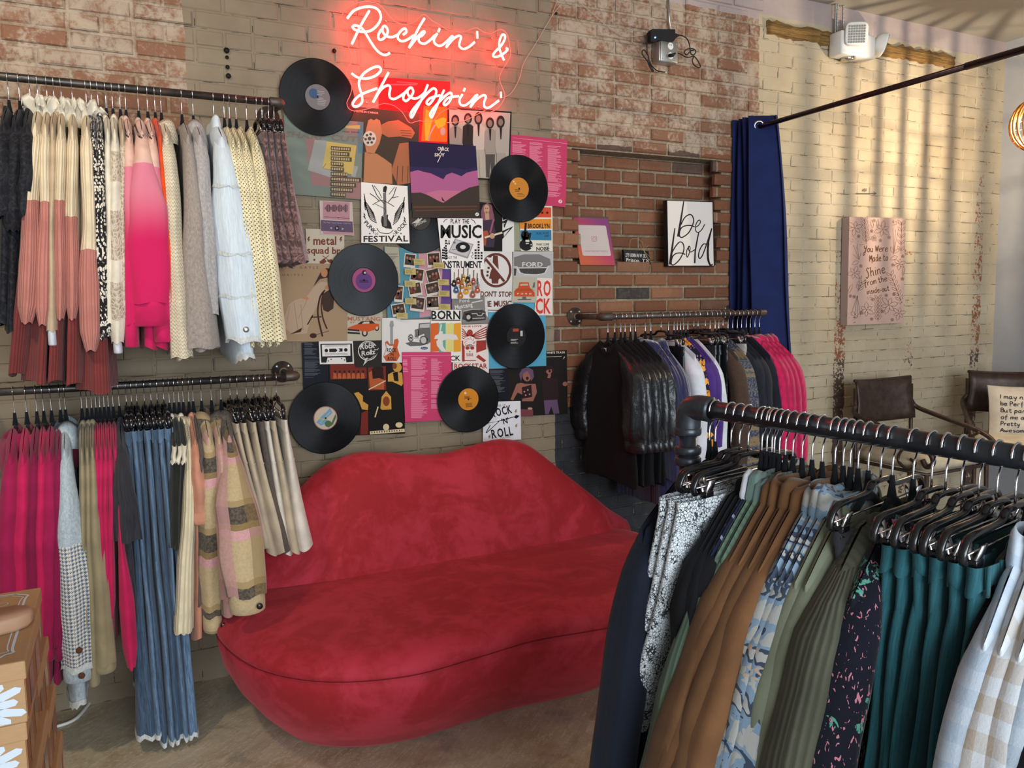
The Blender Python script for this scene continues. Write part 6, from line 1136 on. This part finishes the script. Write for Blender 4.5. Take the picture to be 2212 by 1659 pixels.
for t in (.182, .196): DD(t, 'sage green ribbed sweater', 'sweater', 'sweater', 'sage', .11, -.09, .62, .72, cm='collarknit', collar='shirt', prof=SLV)
for t, m_ in ((.213, 'camel'), (.234, 'camel2'), (.256, 'camel'), (.278, 'camel2')): DD(t, 'camel brown twill shirt jacket', 'jacket', 'shirt_jacket', m_, .13, -.10, .64, .74, collar='shirt', prof=[(0, .024), (.12, .038), (.5, .048), (1, .048)], b=.055, flute=.06)
for t in (.305, .322, .336): DD(t, 'blue and grey camouflage shirt', 'shirt', 'camo_shirt', 'camo', .10, -.07, .64, .72, collar='shirt', prof=SLV)
for t in (.352, .372): DD(t, 'thin sage blouse', 'blouse', 'blouse', 'sageplain', .08, -.06, .64, .72, prof=SLV)
DD(.396, 'short charcoal skirt', 'skirt', 'skirt', 'charcoal', 0, 0, 0, .2, clip=True, sw=.16, wb=.16)
DD(.418, 'olive ribbed sweater', 'sweater', 'sweater', 'olive', .08, -.05, .64, .7, collar='crew', prof=[(0, .035), (.12, .056), (.5, .062), (1, .05)], b=.065, T_=.03, Tb=.04, flute=.04)
DD(.456, 'dark floral splash blouse', 'blouse', 'floral_blouse', 'splash', .07, -.03, .64, .7, prof=[(0, .03), (.12, .046), (.5, .052), (1, .05)], T_=.022, Tb=.03, flute=.04)
for t in (.488, .512, .538, .566, .594, .622): 
    P = RD.P0+RD.d*t; trousers(RD, P, 'teal skinny jeans', proj(P)[0], 'tealjean', .017, (.135, -.02, -1.0), .024, name='jeans')
DD(.640, 'olive mesh tank top', 'top', 'tank_top', 'olivemesh', .0, .0, 0, .5, sw=.12, wb=.15, nk=.07, drop=.06)
for t, m_ in ((.660, 'ginghamblue'), (.682, 'gingham'), (.706, 'gingham'), (.728, 'ginghamblue')): DD(t, {'gingham': 'white and beige checked shirt', 'ginghamblue': 'white and pale blue checked shirt'}[m_], 'shirt', 'checked_shirt', m_, .10, -.03, .6, .7, collar='shirt', prof=SLV, flute=.12)
for t in (.752, .775): DD(t, 'dark navy denim shirt', 'shirt', 'denim_shirt', 'darkdenim', .10, -.03, .6, .7, collar='shirt', prof=SLV)
# ---------------- one label for each garment and its hanger
ORD = 'first second third fourth fifth sixth seventh eighth ninth tenth'.split()
cnt = {}
for g, h, desc, rail, px, clip in ALLG: cnt.setdefault((desc, rail.name), []).append((px, g, h, clip))
for (desc, rn), L0 in cnt.items():
    L0.sort(key=lambda q: q[0])
    for i, (px, g, h, clip) in enumerate(L0):
        w_ = f' {ORD[i]} from left' if len(L0) > 1 else ''
        g['label'] = f'{desc},{w_} on the {rn}' if w_ else f'{desc} on the {rn}'
        dw = desc.split(); tail = (w_.split() if w_ else [])+['on']+rn.split(); hd = ['clip' if clip else 'velvet', 'hanger', 'of', 'the']
        while len(hd)+len(dw)+len(tail) > 16: dw.pop(1 if len(dw) > 2 else 0)
        h['label'] = ' '.join(hd+dw)+(',' if w_ else '')+' '+' '.join(tail)
